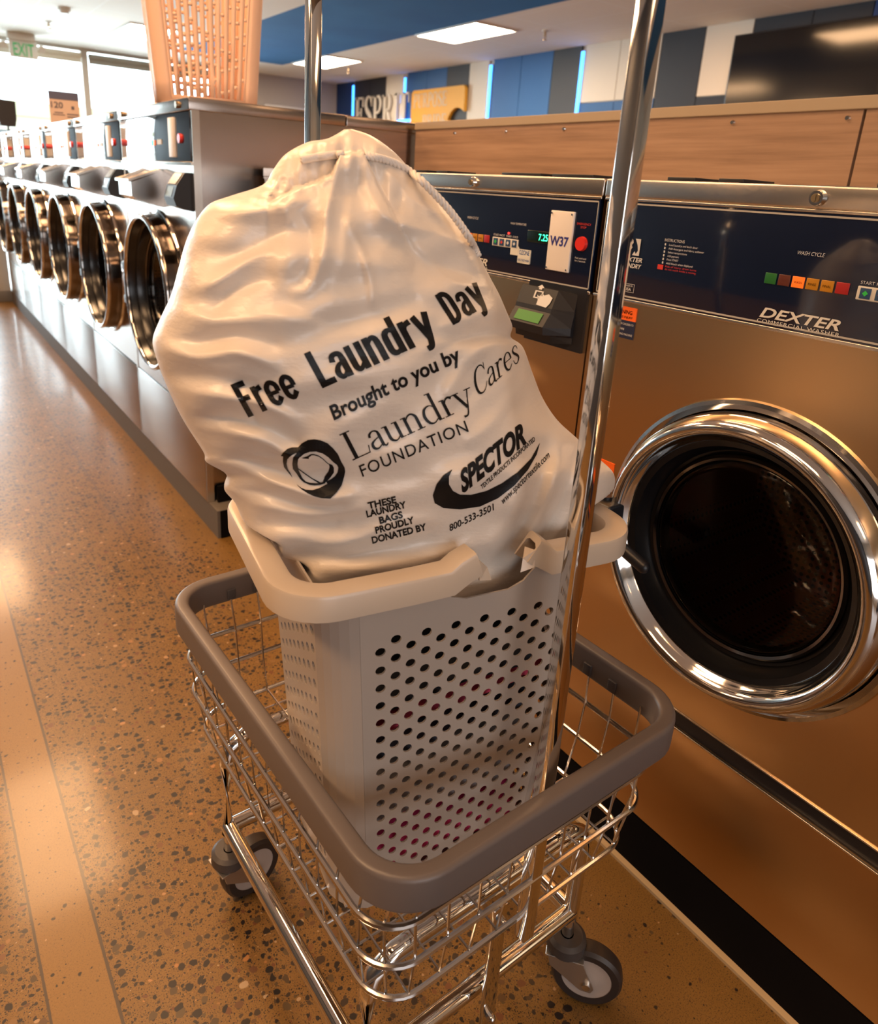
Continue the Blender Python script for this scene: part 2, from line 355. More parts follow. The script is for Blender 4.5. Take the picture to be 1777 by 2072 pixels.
# ------------------------------------------------------------------ floor
def floor_material():
    m = mat('polished_aggregate_concrete', (.4, .3, .2), .22); t = NT(m)
    P = t.coords('Object')
    sep = t.n('ShaderNodeSeparateXYZ', Vector=P); X = sep.outputs[0]; Y = sep.outputs[1]
    wob = t.noise(P, 45, 2, .5, 'Color')
    Pd = t.n('ShaderNodeVectorMath', operation='MULTIPLY_ADD'); t.set(Pd.inputs[0], wob); Pd.inputs[1].default_value = (.012,)*3; t.set(Pd.inputs[2], P)
    big = t.noise(P, 2.6, 3, .6)
    strip = t.math('MULTIPLY', t.math('GREATER_THAN', X, .0237), t.math('LESS_THAN', X, .1113))
    near_m = t.math('SMOOTH_MIN', 1, 0, 0)
    edge = t.n('ShaderNodeMapRange'); t.set(edge.inputs[0], X); edge.inputs[1].default_value = .62; edge.inputs[2].default_value = .80
    base = t.mix(t.noise(P, 5, 5, .65), (.150, .078, .019), (.228, .121, .031))
    speck = t.noise(P, 420, 2, .7)
    base = t.mix(t.math('MULTIPLY_ADD', speck, 7, -3.75, True), base, (.06, .034, .016))
    base = t.mix(t.math('MULTIPLY', t.math('MULTIPLY_ADD', speck, -6, 2.4, True), .6), base, (.28, .165, .058))
    base = t.mix(t.math('MULTIPLY', strip, .45), base, (.26, .142, .042))
    col = base
    for sc, thr, gain, seed, stre in ((280, .30, .64, 3, .95), (98, .27, .68, 1, 1.0), (52, .30, .80, 2, 1.0)):
        v = t.n('ShaderNodeTexVoronoi', voronoi_dimensions='2D', feature='F1')
        off = t.n('ShaderNodeVectorMath', operation='ADD'); t.set(off.inputs[0], Pd.outputs[0]); off.inputs[1].default_value = (seed*3.7, seed*1.3, 0)
        t.set(v.inputs['Vector'], off.outputs[0]); v.inputs['Scale'].default_value = sc
        cc = t.n('ShaderNodeSeparateColor'); t.set(cc.inputs[0], v.outputs['Color'])
        lim = t.math('MULTIPLY_ADD', big, -.55, thr + .28)
        lim = t.math('MULTIPLY_ADD', strip, .42 if sc < 300 else .1, lim); lim = t.math('MULTIPLY_ADD', edge.outputs[0], .45, lim)
        rad = t.math('MULTIPLY', t.math('SUBTRACT', cc.outputs[0], lim), gain)
        rad = t.math('MINIMUM', rad, .36)
        mask = t.math('MULTIPLY', t.math('SUBTRACT', rad, v.outputs['Distance']), 14 if sc < 300 else 8, clamp=True)
        pc = t.ramp(cc.outputs[1], [(0, (.008, .006, .007)), (.46, (.022, .015, .012)), (.62, (.055, .033, .017)), (.78, (.09, .058, .026)), (.88, (.13, .045, .018)), (.955, (.20, .11, .04)), (.975, (.36, .16, .05)), (1, (.36, .27, .17))])
        col = t.mix(t.math('MULTIPLY', mask, stre), col, pc)
    # saw-cut joints
    jn = t.noise(P, 60, 2, .6)
    for jx, wd in ((.1113, .0030), (.0237, .0026), (.503, .0034), (-1.35, .003), (-.62, .003)):
        d = t.math('ABSOLUTE', t.math('SUBTRACT', X, jx))
        j = t.math('MULTIPLY', t.math('SUBTRACT', t.math('MULTIPLY_ADD', jn, .0014, wd - .0007), d), 900, clamp=True)
        if jx == .503: j = t.math('MULTIPLY', j, .55)
        col = t.mix(j, col, (.06, .042, .03))
    for jy in (2.342, 1.249, 3.6, -.3):
        d = t.math('ABSOLUTE', t.math('SUBTRACT', Y, jy))
        j = t.math('MULTIPLY', t.math('MULTIPLY', t.math('SUBTRACT', .0022, d), 800, clamp=True), t.math('GREATER_THAN', X, .1113))
        col = t.mix(t.math('MULTIPLY', j, .5), col, (.09, .06, .04))
    t.set(t.b.inputs['Base Color'], col)
    t.set(t.b.inputs['Roughness'], t.math('MULTIPLY_ADD', t.noise(P, 7, 3), .14, .30))
    t.b.inputs['Coat Weight'].default_value = .22; t.b.inputs['Coat Roughness'].default_value = .12; t.b.inputs['Specular IOR Level'].default_value = .32
    return m
m_ = MB(); m_.box(-2.9, 7.8, -4.5, 14.6, -.1, 0)
struct('floor', m_, floor_material())

# ------------------------------------------------------------------ ceiling, walls, windows
def ceiling_material():
    m = mat('ceiling_tile', (.74, .69, .62), .85); t = NT(m); P = t.coords('Object')
    sep = t.n('ShaderNodeSeparateXYZ', Vector=P)
    j = 0.
    for i, (pit, off) in enumerate(((.6, .02), (1.22, .3))):
        f = t.math('FRACT', t.math('DIVIDE', t.math('ADD', sep.outputs[i], off + 50*pit), pit))
        d = t.math('MULTIPLY', t.math('ABSOLUTE', t.math('SUBTRACT', f, .5)), pit)
        j = t.math('MAXIMUM', j, t.math('GREATER_THAN', d, pit/2 - .012))
    band = t.math('MULTIPLY', t.math('GREATER_THAN', sep.outputs[0], 4.08), t.math('MULTIPLY', t.math('LESS_THAN', sep.outputs[0], 5.84), t.math('LESS_THAN', sep.outputs[1], 12.85)))
    base = t.mix(t.noise(P, 70, 3), (.80, .75, .68), (.86, .81, .74))
    base = t.mix(j, base, (.86, .83, .78))
    blue = t.mix(t.noise(P, 1.1, 2), (.012, .10, .30), (.03, .19, .46))
    t.set(t.b.inputs['Base Color'], t.mix(band, base, blue))
    return m
m_ = MB(); m_.box(-2.9, 7.8, -4.5, 14.6, 3.05, 3.2); struct('ceiling', m_, ceiling_material())
WALLC = mat('warm_grey_wall', (.50, .46, .43), .8)
TAN = mat('tan_wall', (.42, .36, .30), .8)
m_ = MB(); m_.box(7.68, 7.8, -4.5, 14.6, 0, 3.05); struct('wall_right', m_, mat('cream_wall', (.78, .72, .62), .75))
m_ = MB(); m_.box(-2.9, -2.8, -4.5, 14.6, 0, 3.05); struct('wall_left', m_, mat('dark_wall', (.022, .022, .028), .6))
m_ = MB(); m_.box(-2.8, 7.68, -4.5, -4.4, 0, 3.05); struct('wall_front', m_, TAN)
m_ = MB(); m_.box(5.15, 7.68, 14.25, 14.4, 0, 3.05); struct('wall_back', m_, WALLC)
ALU = mat('window_frame_metal', (.55, .50, .44), .5)
SHADE = mat('rolled_shade', (.34, .33, .29), .7)
xs = [-2.8, -.8, 1.15, 2.935, 5.15]
for i in range(4):
    a, b = xs[i], xs[i+1]
    m_ = MB(); m_.box(a, a+.05, 14.22, 14.32, 0, 3.05).box(b-.05, b, 14.22, 14.32, 0, 3.05).box(a+.05, b-.05, 14.22, 14.32, 0, .12).box(a+.05, b-.05, 14.22, 14.32, 3.0, 3.05)
    wf = struct('window_%d' % (i+1), m_, ALU)
    m_ = MB(); m_.box(a+.05, b-.05, 14.265, 14.271, .12, 3.0); g = obj('window_pane', m_, GLASS, wf, 0)
    m_ = MB(); m_.cyl((a+.06, 14.2, 2.93), (b-.06, 14.2, 2.93), .045, 14).box(a+.06, b-.06, 14.19, 14.20, 2.82, 2.93)
    obj('roller_shade', m_, SHADE if i == 3 else mat('cream_shade', (.75, .70, .58), .7), wf)

# right wall cladding
BLUE = mat('blue_cladding', (.018, .115, .34), .55); DBLUE = mat('deep_blue_cladding', (.006, .045, .20), .55)
CHAR = mat('charcoal_cladding', (.022, .024, .034), .6); CHAR2 = mat('slate_cladding', (.05, .05, .056), .6); CREAM = mat('cream_cladding', (.80, .73, .63), .7)
panels = [(14.22, 13.56, DBLUE), (13.50, 12.9, CHAR), (12.89, 12.35, CHAR), (12.34, 11.76, CREAM), (11.64, 11.05, BLUE), (11.04, 10.49, BLUE), (10.48, 9.90, CHAR2), (9.89, 9.42, CREAM),
          (9.31, 8.70, BLUE), (8.69, 8.06, BLUE), (8.05, 7.53, CHAR2), (7.46, 6.88, CREAM), (6.87, 6.26, CREAM), (6.25, 5.67, CHAR), (5.66, 5.09, CREAM), (5.08, 4.46, CHAR), (4.45, 3.89, CHAR), (3.88, 3.2, DBLUE), (3.19, 2.4, BLUE)]
for i, (a, b, c) in enumerate(panels):
    z0 = 0.0
    m_ = MB()
    if c is CREAM and i in (11, 12): m_.box(7.655, 7.68, b, a, 2.365, 3.05)
    elif i == 14: m_.box(7.655, 7.68, b, a, 2.34, 3.05)
    else: m_.box(7.655, 7.68, b, a, 0, 3.05)
    struct('trim_%d' % (i+1), m_, c)
for k, (i, z, c) in enumerate(((11, 2.355, BLUE), (12, 2.355, BLUE), (14, 2.33, CHAR))):
    a, b, _ = panels[i]; m_ = MB(); m_.box(7.655, 7.68, b, a, 0, z); struct('trim_%d' % (30+k), m_, c)
LED = mat('led_strip_light', (.1, .5, 1), .4, 0, emit=((.04, .27, 1.0), 5.0))
for y, lab in ((13.53, 'vertical blue glowing strip beside the deep blue end panel of the wall'), (11.70, 'vertical blue glowing strip above the last letter of the wall lettering'),
               (9.365, 'vertical blue glowing strip between cream panel and the blue double panel'), (7.495, 'vertical blue glowing strip between the slate panel and wide cream panel')):
    t_ = thing('led_strip', lab, 'light strip', (7.65, y, 2.0), 0, 'blue light strips on the clad wall')
    m_ = MB(); m_.box(-.012, .006, -.028, .028, -.05, .98, .004); obj('diffuser', m_, LED, t_)
    m_ = MB(); m_.box(-.002, .03, -.034, .034, -.06, .99); obj('channel', m_, mat('led_channel', (.5, .5, .5), .4, .8), t_)

# wall lettering and sign board
t_ = thing('wall_lettering', 'large white raised serif letters ESPRIT beside the yellow sign board', 'sign', (7.60, 13.38, 2.18))
cl = mat('letter_face', (.80, .74, .66), .6)
x = 0.
for ch in 'ESPRIT':
    V, Fc, w_ = serif_polys(ch); mb = MB()
    sc = 1.94/4.42
    n0 = len(mb.bm.verts)
    vs = [mb.bm.verts.new((0, -(x+a*sc*1.0), b*.56)) for a, b in V]
    for f in Fc:
        try: mb.bm.faces.new([vs[i] for i in f])
        except ValueError: pass
    r = bmesh.ops.extrude_face_region(mb.bm, geom=mb.bm.faces[:])
    for g in r['geom']:
        if isinstance(g, bmesh.types.BMVert): g.co.x += .025
    obj('letter', mb, cl, t_, 0); x += w_*sc
t_ = thing('sign_board', 'yellow sign board with words PURPOSE and PRIDE and a round notch', 'sign', (7.58, 11.38, 1.6))
poly = [(0, 0), (1.13, 0), (1.13, .64)] + [(1.45 - .32*math.cos(a), .60 + .22*math.sin(a)) for a in np.linspace(.1, 1.75, 12)] + [(1.50, .80)]
poly = [(0, 0), (1.05, 0), (1.06, .5)] + [(1.32 - .26*math.cos(a), .55 + .27*math.sin(a)) for a in np.linspace(.0, 1.9, 14)] + [(1.5, .76), (1.49, 1.10), (1.45, 1.14), (.05, 1.14), (0, 1.1)]
m_ = MB(); m_.prism(poly, (0, 0, 0), (0, -1, 0), (0, 0, 1), -.06); obj('board', m_, mat('yellow_board', (.86, .42, .035), .55), t_, 0)
for s_, y_, z_, w_, h_ in (('PURPOSE', -.07, .865, .98, .22), ('PRIDE', -.36, .525, .70, .22)):
    mb = MB(); put_text(mb, serif_polys(s_), (-.005, y_, z_), (0, -1, 0), (0, 0, h_), w_); obj('lettering', mb, mat('pale_letter', (.82, .68, .5), .6), t_, 0)
# glowing strip that edges the lettering shelf, below the last letter
t_ = thing('led_strip', 'short horizontal blue glowing strip under the last wall letter', 'light strip', (7.6, 11.62, 2.28), 0, 'blue light strips on the clad wall')
m_ = MB(); m_.box(-.01, .01, -.2, .2, -.02, .02, .006); obj('diffuser', m_, LED, t_)

# television
t_ = thing('television', 'large black flat screen television on the clad wall', 'television', (7.56, 4.45, 2.2))
m_ = MB(); m_.box(0, .07, -.82, .78, 0, .70, .01); obj('housing', m_, BLACK, t_)
m_ = MB(); m_.box(-.004, 0, -.80, .76, .025, .685); obj('screen', m_, mat('tv_screen', (.006, .006, .008), .12), t_, 0)
m_ = MB(); m_.box(.07, .10, -.2, .2, .2, .5); obj('wall_bracket', m_, BLACK, t_, 0)

# far white board against the grey wall
t_ = thing('wall_board', 'white panel low on the grey wall beyond the machines', 'board', (6.1, 14.2, 1.4))
m_ = MB(); m_.box(0, .9, 0, .05, 0, 1.13, .01); obj('panel', m_, mat('board_white', (.85, .83, .82), .5), t_)

# ceiling fittings
PANEL = mat('lamp_diffuser', (.9, .9, .88), .5, 0, emit=((1, .80, .58), PANEL_E))
WH = mat('white_enamel', (.80, .77, .72), .5)
def troffer(x0, y0, lab):
    t_ = thing('ceiling_light', lab, 'ceiling light', (x0, y0, 3.05), 0, 'square cornered ceiling lights')
    m_ = MB(); m_.box(0, .61, 0, 1.22, -.012, 0).bm; obj('diffuser', m_, PANEL, t_, 0)
    m_ = MB(); m_.sweep(rrect(.32, .625, .01, -.008, 2, .305, .61), [(-.014, -.010), (.014, -.010), (.014, .008), (-.014, .008)], True); obj('frame', m_, WH, t_)
troffer(5.85, 7.5, 'lit ceiling light nearest the clad wall strips, beside the blue ceiling band')
troffer(5.85, 11.2, 'lit ceiling light farther along the blue band, above the grey wall corner')
troffer(2.93, 11.2, 'lit ceiling light behind the peach basket, near the shop windows')
BRASS = mat('sprinkler_brass', (.55, .40, .25), .3, .9)
for x, y, lab in ((2.09, 12.18, 'ceiling sprinkler head between the exit sign and smoke detector'), (6.70, 7.23, 'ceiling sprinkler head above the blue double panel of the wall'), (6.65, 11.95, 'ceiling sprinkler head above the wall lettering')):
    t_ = thing('sprinkler', lab, 'sprinkler', (x, y, 3.05), 0, 'ceiling sprinkler heads')
    m_ = MB(); m_.cyl((0, 0, 0), (0, 0, -.012), .04, 20); obj('escutcheon', m_, WH, t_)
    m_ = MB(); m_.cyl((0, 0, -.012), (0, 0, -.06), .014, 12).cyl((.018, 0, -.06), (.006, 0, -.10), .004, 8).cyl((-.018, 0, -.06), (-.006, 0, -.10), .004, 8).cyl((0, 0, -.06), (0, 0, -.065), .02, 12); obj('nozzle', m_, BRASS, t_)
    m_ = MB(); m_.cyl((0, 0, -.10), (0, 0, -.106), .026, 14); obj('deflector', m_, BRASS, t_)
t_ = thing('smoke_detector', 'round white smoke detector on the ceiling', 'smoke detector', (2.08, 10.98, 3.05))
m_ = MB(); m_.cyl((0, 0, 0), (0, 0, -.035), .075, 28); obj('mount', m_, WH, t_)
m_ = MB(); m_.cyl((0, 0, -.035), (0, 0, -.065), .062, 28, .045); obj('sensor_dome', m_, WH, t_)
t_ = thing('exit_sign', 'ceiling hung EXIT sign with green letters and twin lamp heads', 'exit sign', (2.02, 13.6, 3.05))
m_ = MB(); m_.box(-.28, .10, -.05, .05, -.10, 0, .01); obj('canopy_box', m_, WH, t_)
m_ = MB(); m_.box(-.26, .12, -.02, .02, -.34, -.10, .006); obj('sign_plate', m_, WH, t_)
mb = MB(); put_text(mb, text_polys('EXIT', bold=.01), (-.21, -.0215, -.31), (1, 0, 0), (0, 0, .17), .28); obj('lettering', mb, mat('exit_green', (.02, .20, .06), .5, 0, emit=((.05, .5, .15), .4)), t_, 0)
for sx in (-.34, .18):
    m_ = MB(); m_.cyl((sx, 0, -.16), (sx, -.07, -.20), .035, 18, .05); h_ = obj('lamp_head', m_, WH, t_)
    m_ = MB(); m_.cyl((sx*.86, 0, -.12), (sx, 0, -.16), .012, 10); obj('swivel_arm', m_, WH, h_)

# seen through the windows: pavement, low building, kiosk canopy
m_ = MB(); m_.box(-12, 16, 14.6, 60, -.12, -.02); struct('pavement', m_, mat('pale_pavement', (.55, .52, .48), .8))
t_ = thing('storefront_building', 'pale low storefront building across the street beyond the windows', 'building', (-2, 40, 0))
BC = mat('pale_render', (.75, .66, .52), .8)
m_ = MB(); m_.box(-8, 14, 0, 6, 0, 3.2); obj('wall', m_, BC, t_, 0)
m_ = MB(); m_.box(-8.4, 14.4, -.8, 6.4, 3.2, 3.8); obj('roof', m_, mat('olive_fascia', (.38, .36, .22), .7), t_, 0)
for k in range(5):
    m_ = MB(); m_.box(-7+k*4, -4.4+k*4, -.05, .02, .8, 2.6); f_ = obj('shop_window', m_, mat('dark_window', (.12, .12, .12), .2), t_, 0)

# ------------------------------------------------------------------ plinths, wood bulkhead
XL, XR = .764, .9717
m_ = MB(); m_.box(XL+.002, 1.82, 2.235, 7.50, .0, .1037); struct('trim_40', m_, PLINTH)
m_ = MB(); m_.box(XL+.012, 1.82, 2.231, 2.235, .0, .103); m_.box(XL+.03, 1.76, 2.300, 2.312, .103, .165); struct('trim_41', m_, BASE_BLACK)
m_ = MB(); m_.box(XR, 1.58, -.62, 2.228, 0, .114); struct('trim_42', m_, BASE_BLACK)
m_ = MB(); m_.box(XR-.012, XR, -.62, 2.228, 0, .006); struct('trim_43', m_, mat('floor_caulk', (.50, .36, .20), .5))
def wood():
    m = mat('oak_laminate', (.4, .25, .15), .45); t = NT(m); P = t.coords('Object', (3, 2.2, 55))
    f = t.noise(P, 1.4, 5, .6); g = t.noise(t.coords('Object', (1, .7, 14)), 2.4, 3, .6)
    c = t.ramp(t.math('MULTIPLY_ADD', f, .6, t.math('MULTIPLY', g, .4)), [(.3, (.19, .115, .075)), (.5, (.30, .19, .125)), (.7, (.38, .25, .17))])
    t.set(t.b.inputs['Base Color'], c); t.b.inputs['Roughness'].default_value = .42
    return m
WOOD = wood()
t_ = thing('bulkhead', 'brown woodgrain bulkhead with pale top trim behind the washers', 'partition', (1.55, .76, 0))
for a, b in ((.003, 1.53), (-1.45, -.003)):
    m_ = MB(); m_.box(0, .02, a, b, .115, 1.392); obj('wood_panel', m_, WOOD, t_, 0)
m_ = MB(); m_.box(-.006, .09, -1.45, 1.53, 1.387, 1.411, .002); obj('top_trim', m_, mat('top_trim_tan', (.34, .27, .19), .45), t_, 0)
for x, y in ((1014, 259), (1108, 254), (1218, 251), (1347, 246), (1537, 240), (1731, 234), (1764, 233)):
    pass
for yy in (1.045, .80, .545, .28, .03, -.035, -.3, -.6, -.9, -1.2, 1.3):
    m_ = MB(); m_.cyl((0, yy, 1.372), (-.004, yy, 1.372), .006, 10, .004); obj('screw', m_, CHROME_SOFT, t_)

# ------------------------------------------------------------------ the washers on the near side of the bag
def door_set(root, cy, cz, R, ring_w, proud, seg=80, glass_r=None, slim=False):
    """porthole door: flange, polished ring, rubber gasket, bowl glass, drum behind"""
    g = glass_r or R - ring_w - .038
    m_ = MB(); m_.lathe([(.001, R+.012), (-.006, R+.010), (-.008, R+.004), (-.004, R-.004), (.001, R-.004)], (0, cy, cz), seg); obj('door_flange', m_, MIRROR_DOOR, root)
    m_ = MB()
    pr = [(.0, R-.006)] + [(-proud*math.sin(a)*1.0, R-.006 - (ring_w)*(1-math.cos(a))/2) for a in np.linspace(.0, PI, 18)][1:-4]
    pr += [(-proud*.62, R-ring_w-.004), (-proud*.50, R-ring_w-.006)]
    if slim:            # a dark drum-shaped collar with a slender bright lip
        m_.lathe([(-proud+.010*math.cos(a), R-.016+.010*math.sin(a)) for a in np.linspace(0, 2*PI, 15)], (0, cy, cz), seg); ring = obj('door_ring', m_, MIRROR_DOOR, root, 60)
        m_ = MB(); m_.lathe([(.0, R-.004), (-proud*.5, R-.006), (-proud, R-.010)], (0, cy, cz), seg); obj('door_collar', m_, mat('collar_chrome', (.16, .135, .12), .12, 1.0), root)
        m_ = MB(); m_.lathe([(-proud, R-.022), (-proud*.6, R-.028), (-proud*.48, R-.031)], (0, cy, cz), seg); obj('inner_collar', m_, mat('gasket_black', (.006, .006, .007), .22), root)
    else:
        m_.lathe(pr, (0, cy, cz), seg); ring = obj('door_ring', m_, MIRROR_DOOR, root, 60)
    m_ = MB(); q = R-ring_w-.005
    m_.lathe([(-proud*.5, q), (-proud*.42, q-.010), (-proud*.1, q-.014), (.006, q-.020), (.012, g+.004), (.004, g), (.03, g-.004)], (0, cy, cz), seg); obj('gasket', m_, mat('gasket_black', (.006, .006, .007), .22), root)
    m_ = MB(); m_.lathe([(.010, g*1.0), (.004, g*.985), (.006, g*.96)] + [(.006 + .020*(1-q*q), g*.96*q) for q in np.linspace(.95, .02, 10)], (0, cy, cz), seg)
    m_.disc((.026, cy, cz), g*.96*.02, seg); obj('door_glass', m_, GLASS_DOOR, root, 180)
    m_ = MB(); m_.lathe([(.012, g+.001), (.002, g+.002), (.000, g+.006), (.004, g+.010), (.014, g+.010)], (0, cy, cz), seg); obj('glass_trim', m_, mat('dark_chrome', (.25, .23, .22), .12, 1.0), root)
    m_ = MB(); m_.lathe([(.05, R-.025), (.40, R-.025), (.40, .02)], (0, cy, cz), seg); d_ = obj('drum', m_, DRUM, root, 40)
    return ring
def drum_mat():
    m = mat('drum_steel', (.16, .08, .05), .35, .8); t = NT(m); P = t.coords('Object')
    v = t.n('ShaderNodeTexVoronoi', feature='F1'); v.inputs['Scale'].default_value = 75; v.inputs['Randomness'].default_value = 0.
    t.set(v.inputs['Vector'], P)
    hole = t.math('LESS_THAN', v.outputs['Distance'], .30)
    t.set(t.b.inputs['Base Color'], t.mix(hole, (.34, .14, .085), (.006, .004, .004)))
    return m
DRUM = drum_mat()
ORANGE = mat('warning_orange', (.85, .13, .01), .5); NAVYS = mat('sticker_navy', (.01, .016, .05), .5)
PALE = mat('pale_line', (.42, .40, .36), .4)
BTN_C = {'g': mat('lamp_green', (.01, .13, .02), .4), 'd': mat('lamp_maroon', (.10, .02, .01), .4), 'o': mat('lamp_orange', (.6, .12, .01), .4, 0, emit=((1, .14, .01), .55)),
         'y': mat('lamp_amber', (.45, .19, .005), .4), 'r': mat('lamp_red', (.35, .012, .012), .4)}
KEYW = mat('key_white', (.62, .60, .55), .5)
def washer_front(label, yc, kind):
    w, z0, Ht = .700, .1145, 1.1145
    r = thing('front_load_washer', label, 'washing machine', (XR, yc, z0), 0, 'front load washers along the wood bulkhead')
    a, b = -w/2, w/2; cy, cz, R = .002, .694-z0, .232
    m_ = MB(); m_.plate_hole(0, a, b, .268, .924, cy, cz, R-.004)
    for p in (((0, a), (.56, a)), ((0, b), (.56, b))):
        (x0, y0), (x1, y1) = p; v = [m_.bm.verts.new(c) for c in ((x0, y0, 0), (x1, y1, 0), (x1, y1, Ht-.002), (x0, y0, Ht-.002))]; m_.bm.faces.new(v)
    v = [m_.bm.verts.new(c) for c in ((.56, a, 0), (.56, b, 0), (.56, b, Ht-.002), (.56, a, Ht-.002))]; m_.bm.faces.new(v)
    bmesh.ops.remove_doubles(m_.bm, verts=m_.bm.verts[:], dist=1e-5)
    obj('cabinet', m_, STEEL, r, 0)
    m_ = MB(); m_.box(-.001, .014, a, b, .004, .234, .002); obj('lower_panel', m_, STEEL, r)
    m_ = MB(); m_.box(.004, .02, a+.001, b-.001, .234, .268); obj('kick_strip', m_, BLACK, r, 0)
    m_ = MB(); m_.box(-.003, .001, a, b, .2325, .2355, .0008).box(-.003, .001, a, b, .2665, .2695, .0008); obj('edge_bead', m_, STEEL_BAND, r)
    m_ = MB(); m_.box(-.006, .56, a, b, 1.0855, Ht, .003); obj('top_cover', m_, STEEL_BAND, r)
    lk = MB(); lk.cyl((-.006, -.006, 1.099), (-.014, -.006, 1.099), .0105, 24, .009); l_ = obj('lock', lk, CHROME, r)
    lk = MB(); lk.cyl((-.014, -.006, 1.099), (-.016, -.006, 1.099), .0055, 16).box(-.0175, -.016, -.0072, -.0048, 1.095, 1.103); obj('key_slot', lk, mat('old_brass', (.35, .28, .18), .35, .9), l_)
    for y0, y1 in ((-.30, -.20), (-.17, -.06), (.12, .16), (.20, .25)):
        m_ = MB(); m_.box(.02, .10, y0, y1, Ht, Ht+.006, .001); obj('lid_tab', m_, BLACK, r)
    # control panel
    m_ = MB(); m_.box(-.004, .012, a+.006, b-.006, .928, 1.082, .001); cp = obj('control_panel', m_, NAVY, r)
    m_ = MB()
    for z in (.9325, 1.0775): m_.box(-.0046, -.003, a+.008, b-.008, z-.0012, z+.0012)
    m_.box(-.0046, -.003, a+.007, a+.0085, .9325, 1.0775).box(-.0046, -.003, b-.0085, b-.007, .9325, 1.0775); obj('border_line', m_, PALE, cp, 0)
    m_ = MB(); m_.box(-.0055, 0, a+.002, b-.002, 1.0815, 1.0855, .0008).box(-.0055, 0, a+.002, b-.002, .9235, .9285, .0008); obj('panel_trim', m_, STEEL_BAND, cp)
    x = -.0052
    def Y(y): return y - yc
    def Z(z): return z - z0
    # instructions, logos
    T = MB()
    ly = .218
    facing(T, 'INSTRUCTIONS', ly, Z(1.1405), .0042, x, .036)
    for i, s_ in enumerate(('Load laundry and latch door', 'Add detergent and fabric softener', 'Select temperature', 'Add payment', 'Press START', 'Add bleach when displayed')):
        facing(T, s_, ly-.009, Z(1.1345-.0055*i), .0030, x, .0019*len(s_))
        sheet(T, ly-.001, ly-.0035, Z(1.1345-.0055*i), Z(1.1378-.0055*i), x)
    obj('instruction_lettering', T, WHITE_INK, cp, 0); T = MB()
    facing(T, 'WASH CYCLE', ly-.211, Z(1.1425), .0048, x, .036, shear=.2)
    obj('cycle_lettering', T, WHITE_INK, cp, 0); T = MB()
    facing(T, 'WASH TEMPERATURE', ly-.345, Z(1.1405), .0038, x, .045)
    obj('temperature_lettering', T, WHITE_INK, cp, 0); T = MB()
    # maker's words at the panel end
    hy = ly + .081
    facing(T, 'DEXTER', hy, Z(1.1035), .0068, x, .044, bold=.02, shear=.25); facing(T, 'LAUNDRY', hy, Z(1.0935), .0068, x, .044, bold=.02, shear=.25)
    obj('maker_lettering', T, WHITE_INK, cp, 0); T = MB()
    facing(T, 'MADE IN', hy-.016, Z(1.0635), .0028, x, .016); facing(T, 'USA', hy-.017, Z(1.0570), .0046, x, .013, bold=.01)
    for s0, s1, q0, q1 in ((hy-.011, hy-.036, 1.0545, 1.0550), (hy-.011, hy-.036, 1.0675, 1.0680), (hy-.011, hy-.0115, 1.0545, 1.068), (hy-.0355, hy-.036, 1.0545, 1.068)): sheet(T, s0, s1, Z(q0), Z(q1), x)
    obj('origin_mark', T, WHITE_INK, cp, 0); T = MB()
    # horse-head badge
    o_ = lambda px, pz: (x, hy-.012-px*.024, Z(1.1135+pz*.026))
    T.bm.faces.new([T.bm.verts.new(o_(*q)) for q in ((.0, .0), (.12, .0), (.2, .3), (.38, .45), (.3, .6), (.42, .75), (.36, .92), (.2, 1.0), (.0, 1.0))])
    T.bm.faces.new([T.bm.verts.new(o_(*q)) for q in ((1, 1), (.55, 1.0), (.62, .9), (.78, .62), (.86, .3), (.72, .1), (.6, .25), (.5, .12), (.42, .0), (1, 0))])
    obj('horse_badge', T, WHITE_INK, cp, 0)
    T = MB(); facing(T, 'DEXTER', ly-.176, Z(1.0545), .0130, x, .110, bold=.022, shear=.3)
    facing(T, 'COMMERCIAL WASHER', ly-.174, Z(1.0470), .0048, x, .114, spacing=1.1); obj('maker_name', T, KEYW, cp, 0)
    T = MB()
    for i, s_ in enumerate(('Risk of injury: drum turns', 'do not reach inside a moving')): facing(T, s_, ly-.008, Z(1.1022-.0042*i), .0028, x, .056)
    sheet(T, ly+.006, ly-.0045, Z(1.0978), Z(1.1052), x-.0002); obj('warning_lettering', T, RED_INK, cp, 0)
    for i, c in enumerate('gdoyyr'):
        y0 = ly - .173 - .0193*i
        m_ = MB(); m_.box(-.0056, -.004, y0-.0165, y0, Z(1.100), Z(1.1145), .0006); bt = obj('cycle_light', m_, BTN_C[c], cp)
        if c in 'oy':
            T = MB(); facing(T, ('', '', 'WASH', 'RINSE', 'FINAL')[i], y0-.003, Z(1.1055), .003, -.0058, .0105); obj('lettering', T, BASE_BLACK, bt, 0)
    ky = ly - .296
    m_ = MB(); m_.box(-.0056, -.004, ky-.076, ky, Z(1.0965), Z(1.1135), .0012); kp = obj('key_pad', m_, KEYW, cp)
    for i in range(4):
        m_ = MB(); m_.box(-.0064, -.0056, ky-.004-.0185*i-.013, ky-.004-.0185*i, Z(1.0985), Z(1.1115), .0004); kk = obj('key', m_, mat('key_blue', (.02, .06, .14), .4), kp)
        m_ = MB(); c_ = (-.0068, ky-.0105-.0185*i, Z(1.105))
        m_.prism([(-.0035, 0), (0, -.0035), (.0035, 0), (0, .0035)], c_, (0, 1, 0), (0, 0, 1), .0004); obj('key_symbol', m_, (mat('key_green', (.03, .5, .08), .4), mat('key_red', (.6, .05, .03), .4), WHITE_INK, WHITE_INK)[i], kk, 0)
    T = MB()
    for i, s_ in enumerate(('START', 'HOT', 'WARM', 'COLD')): facing(T, s_, ky-.002-.0190*i, Z(1.1160), .0038, x, .015 if i else .0165)
    obj('key_lettering', T, WHITE_INK, cp, 0)
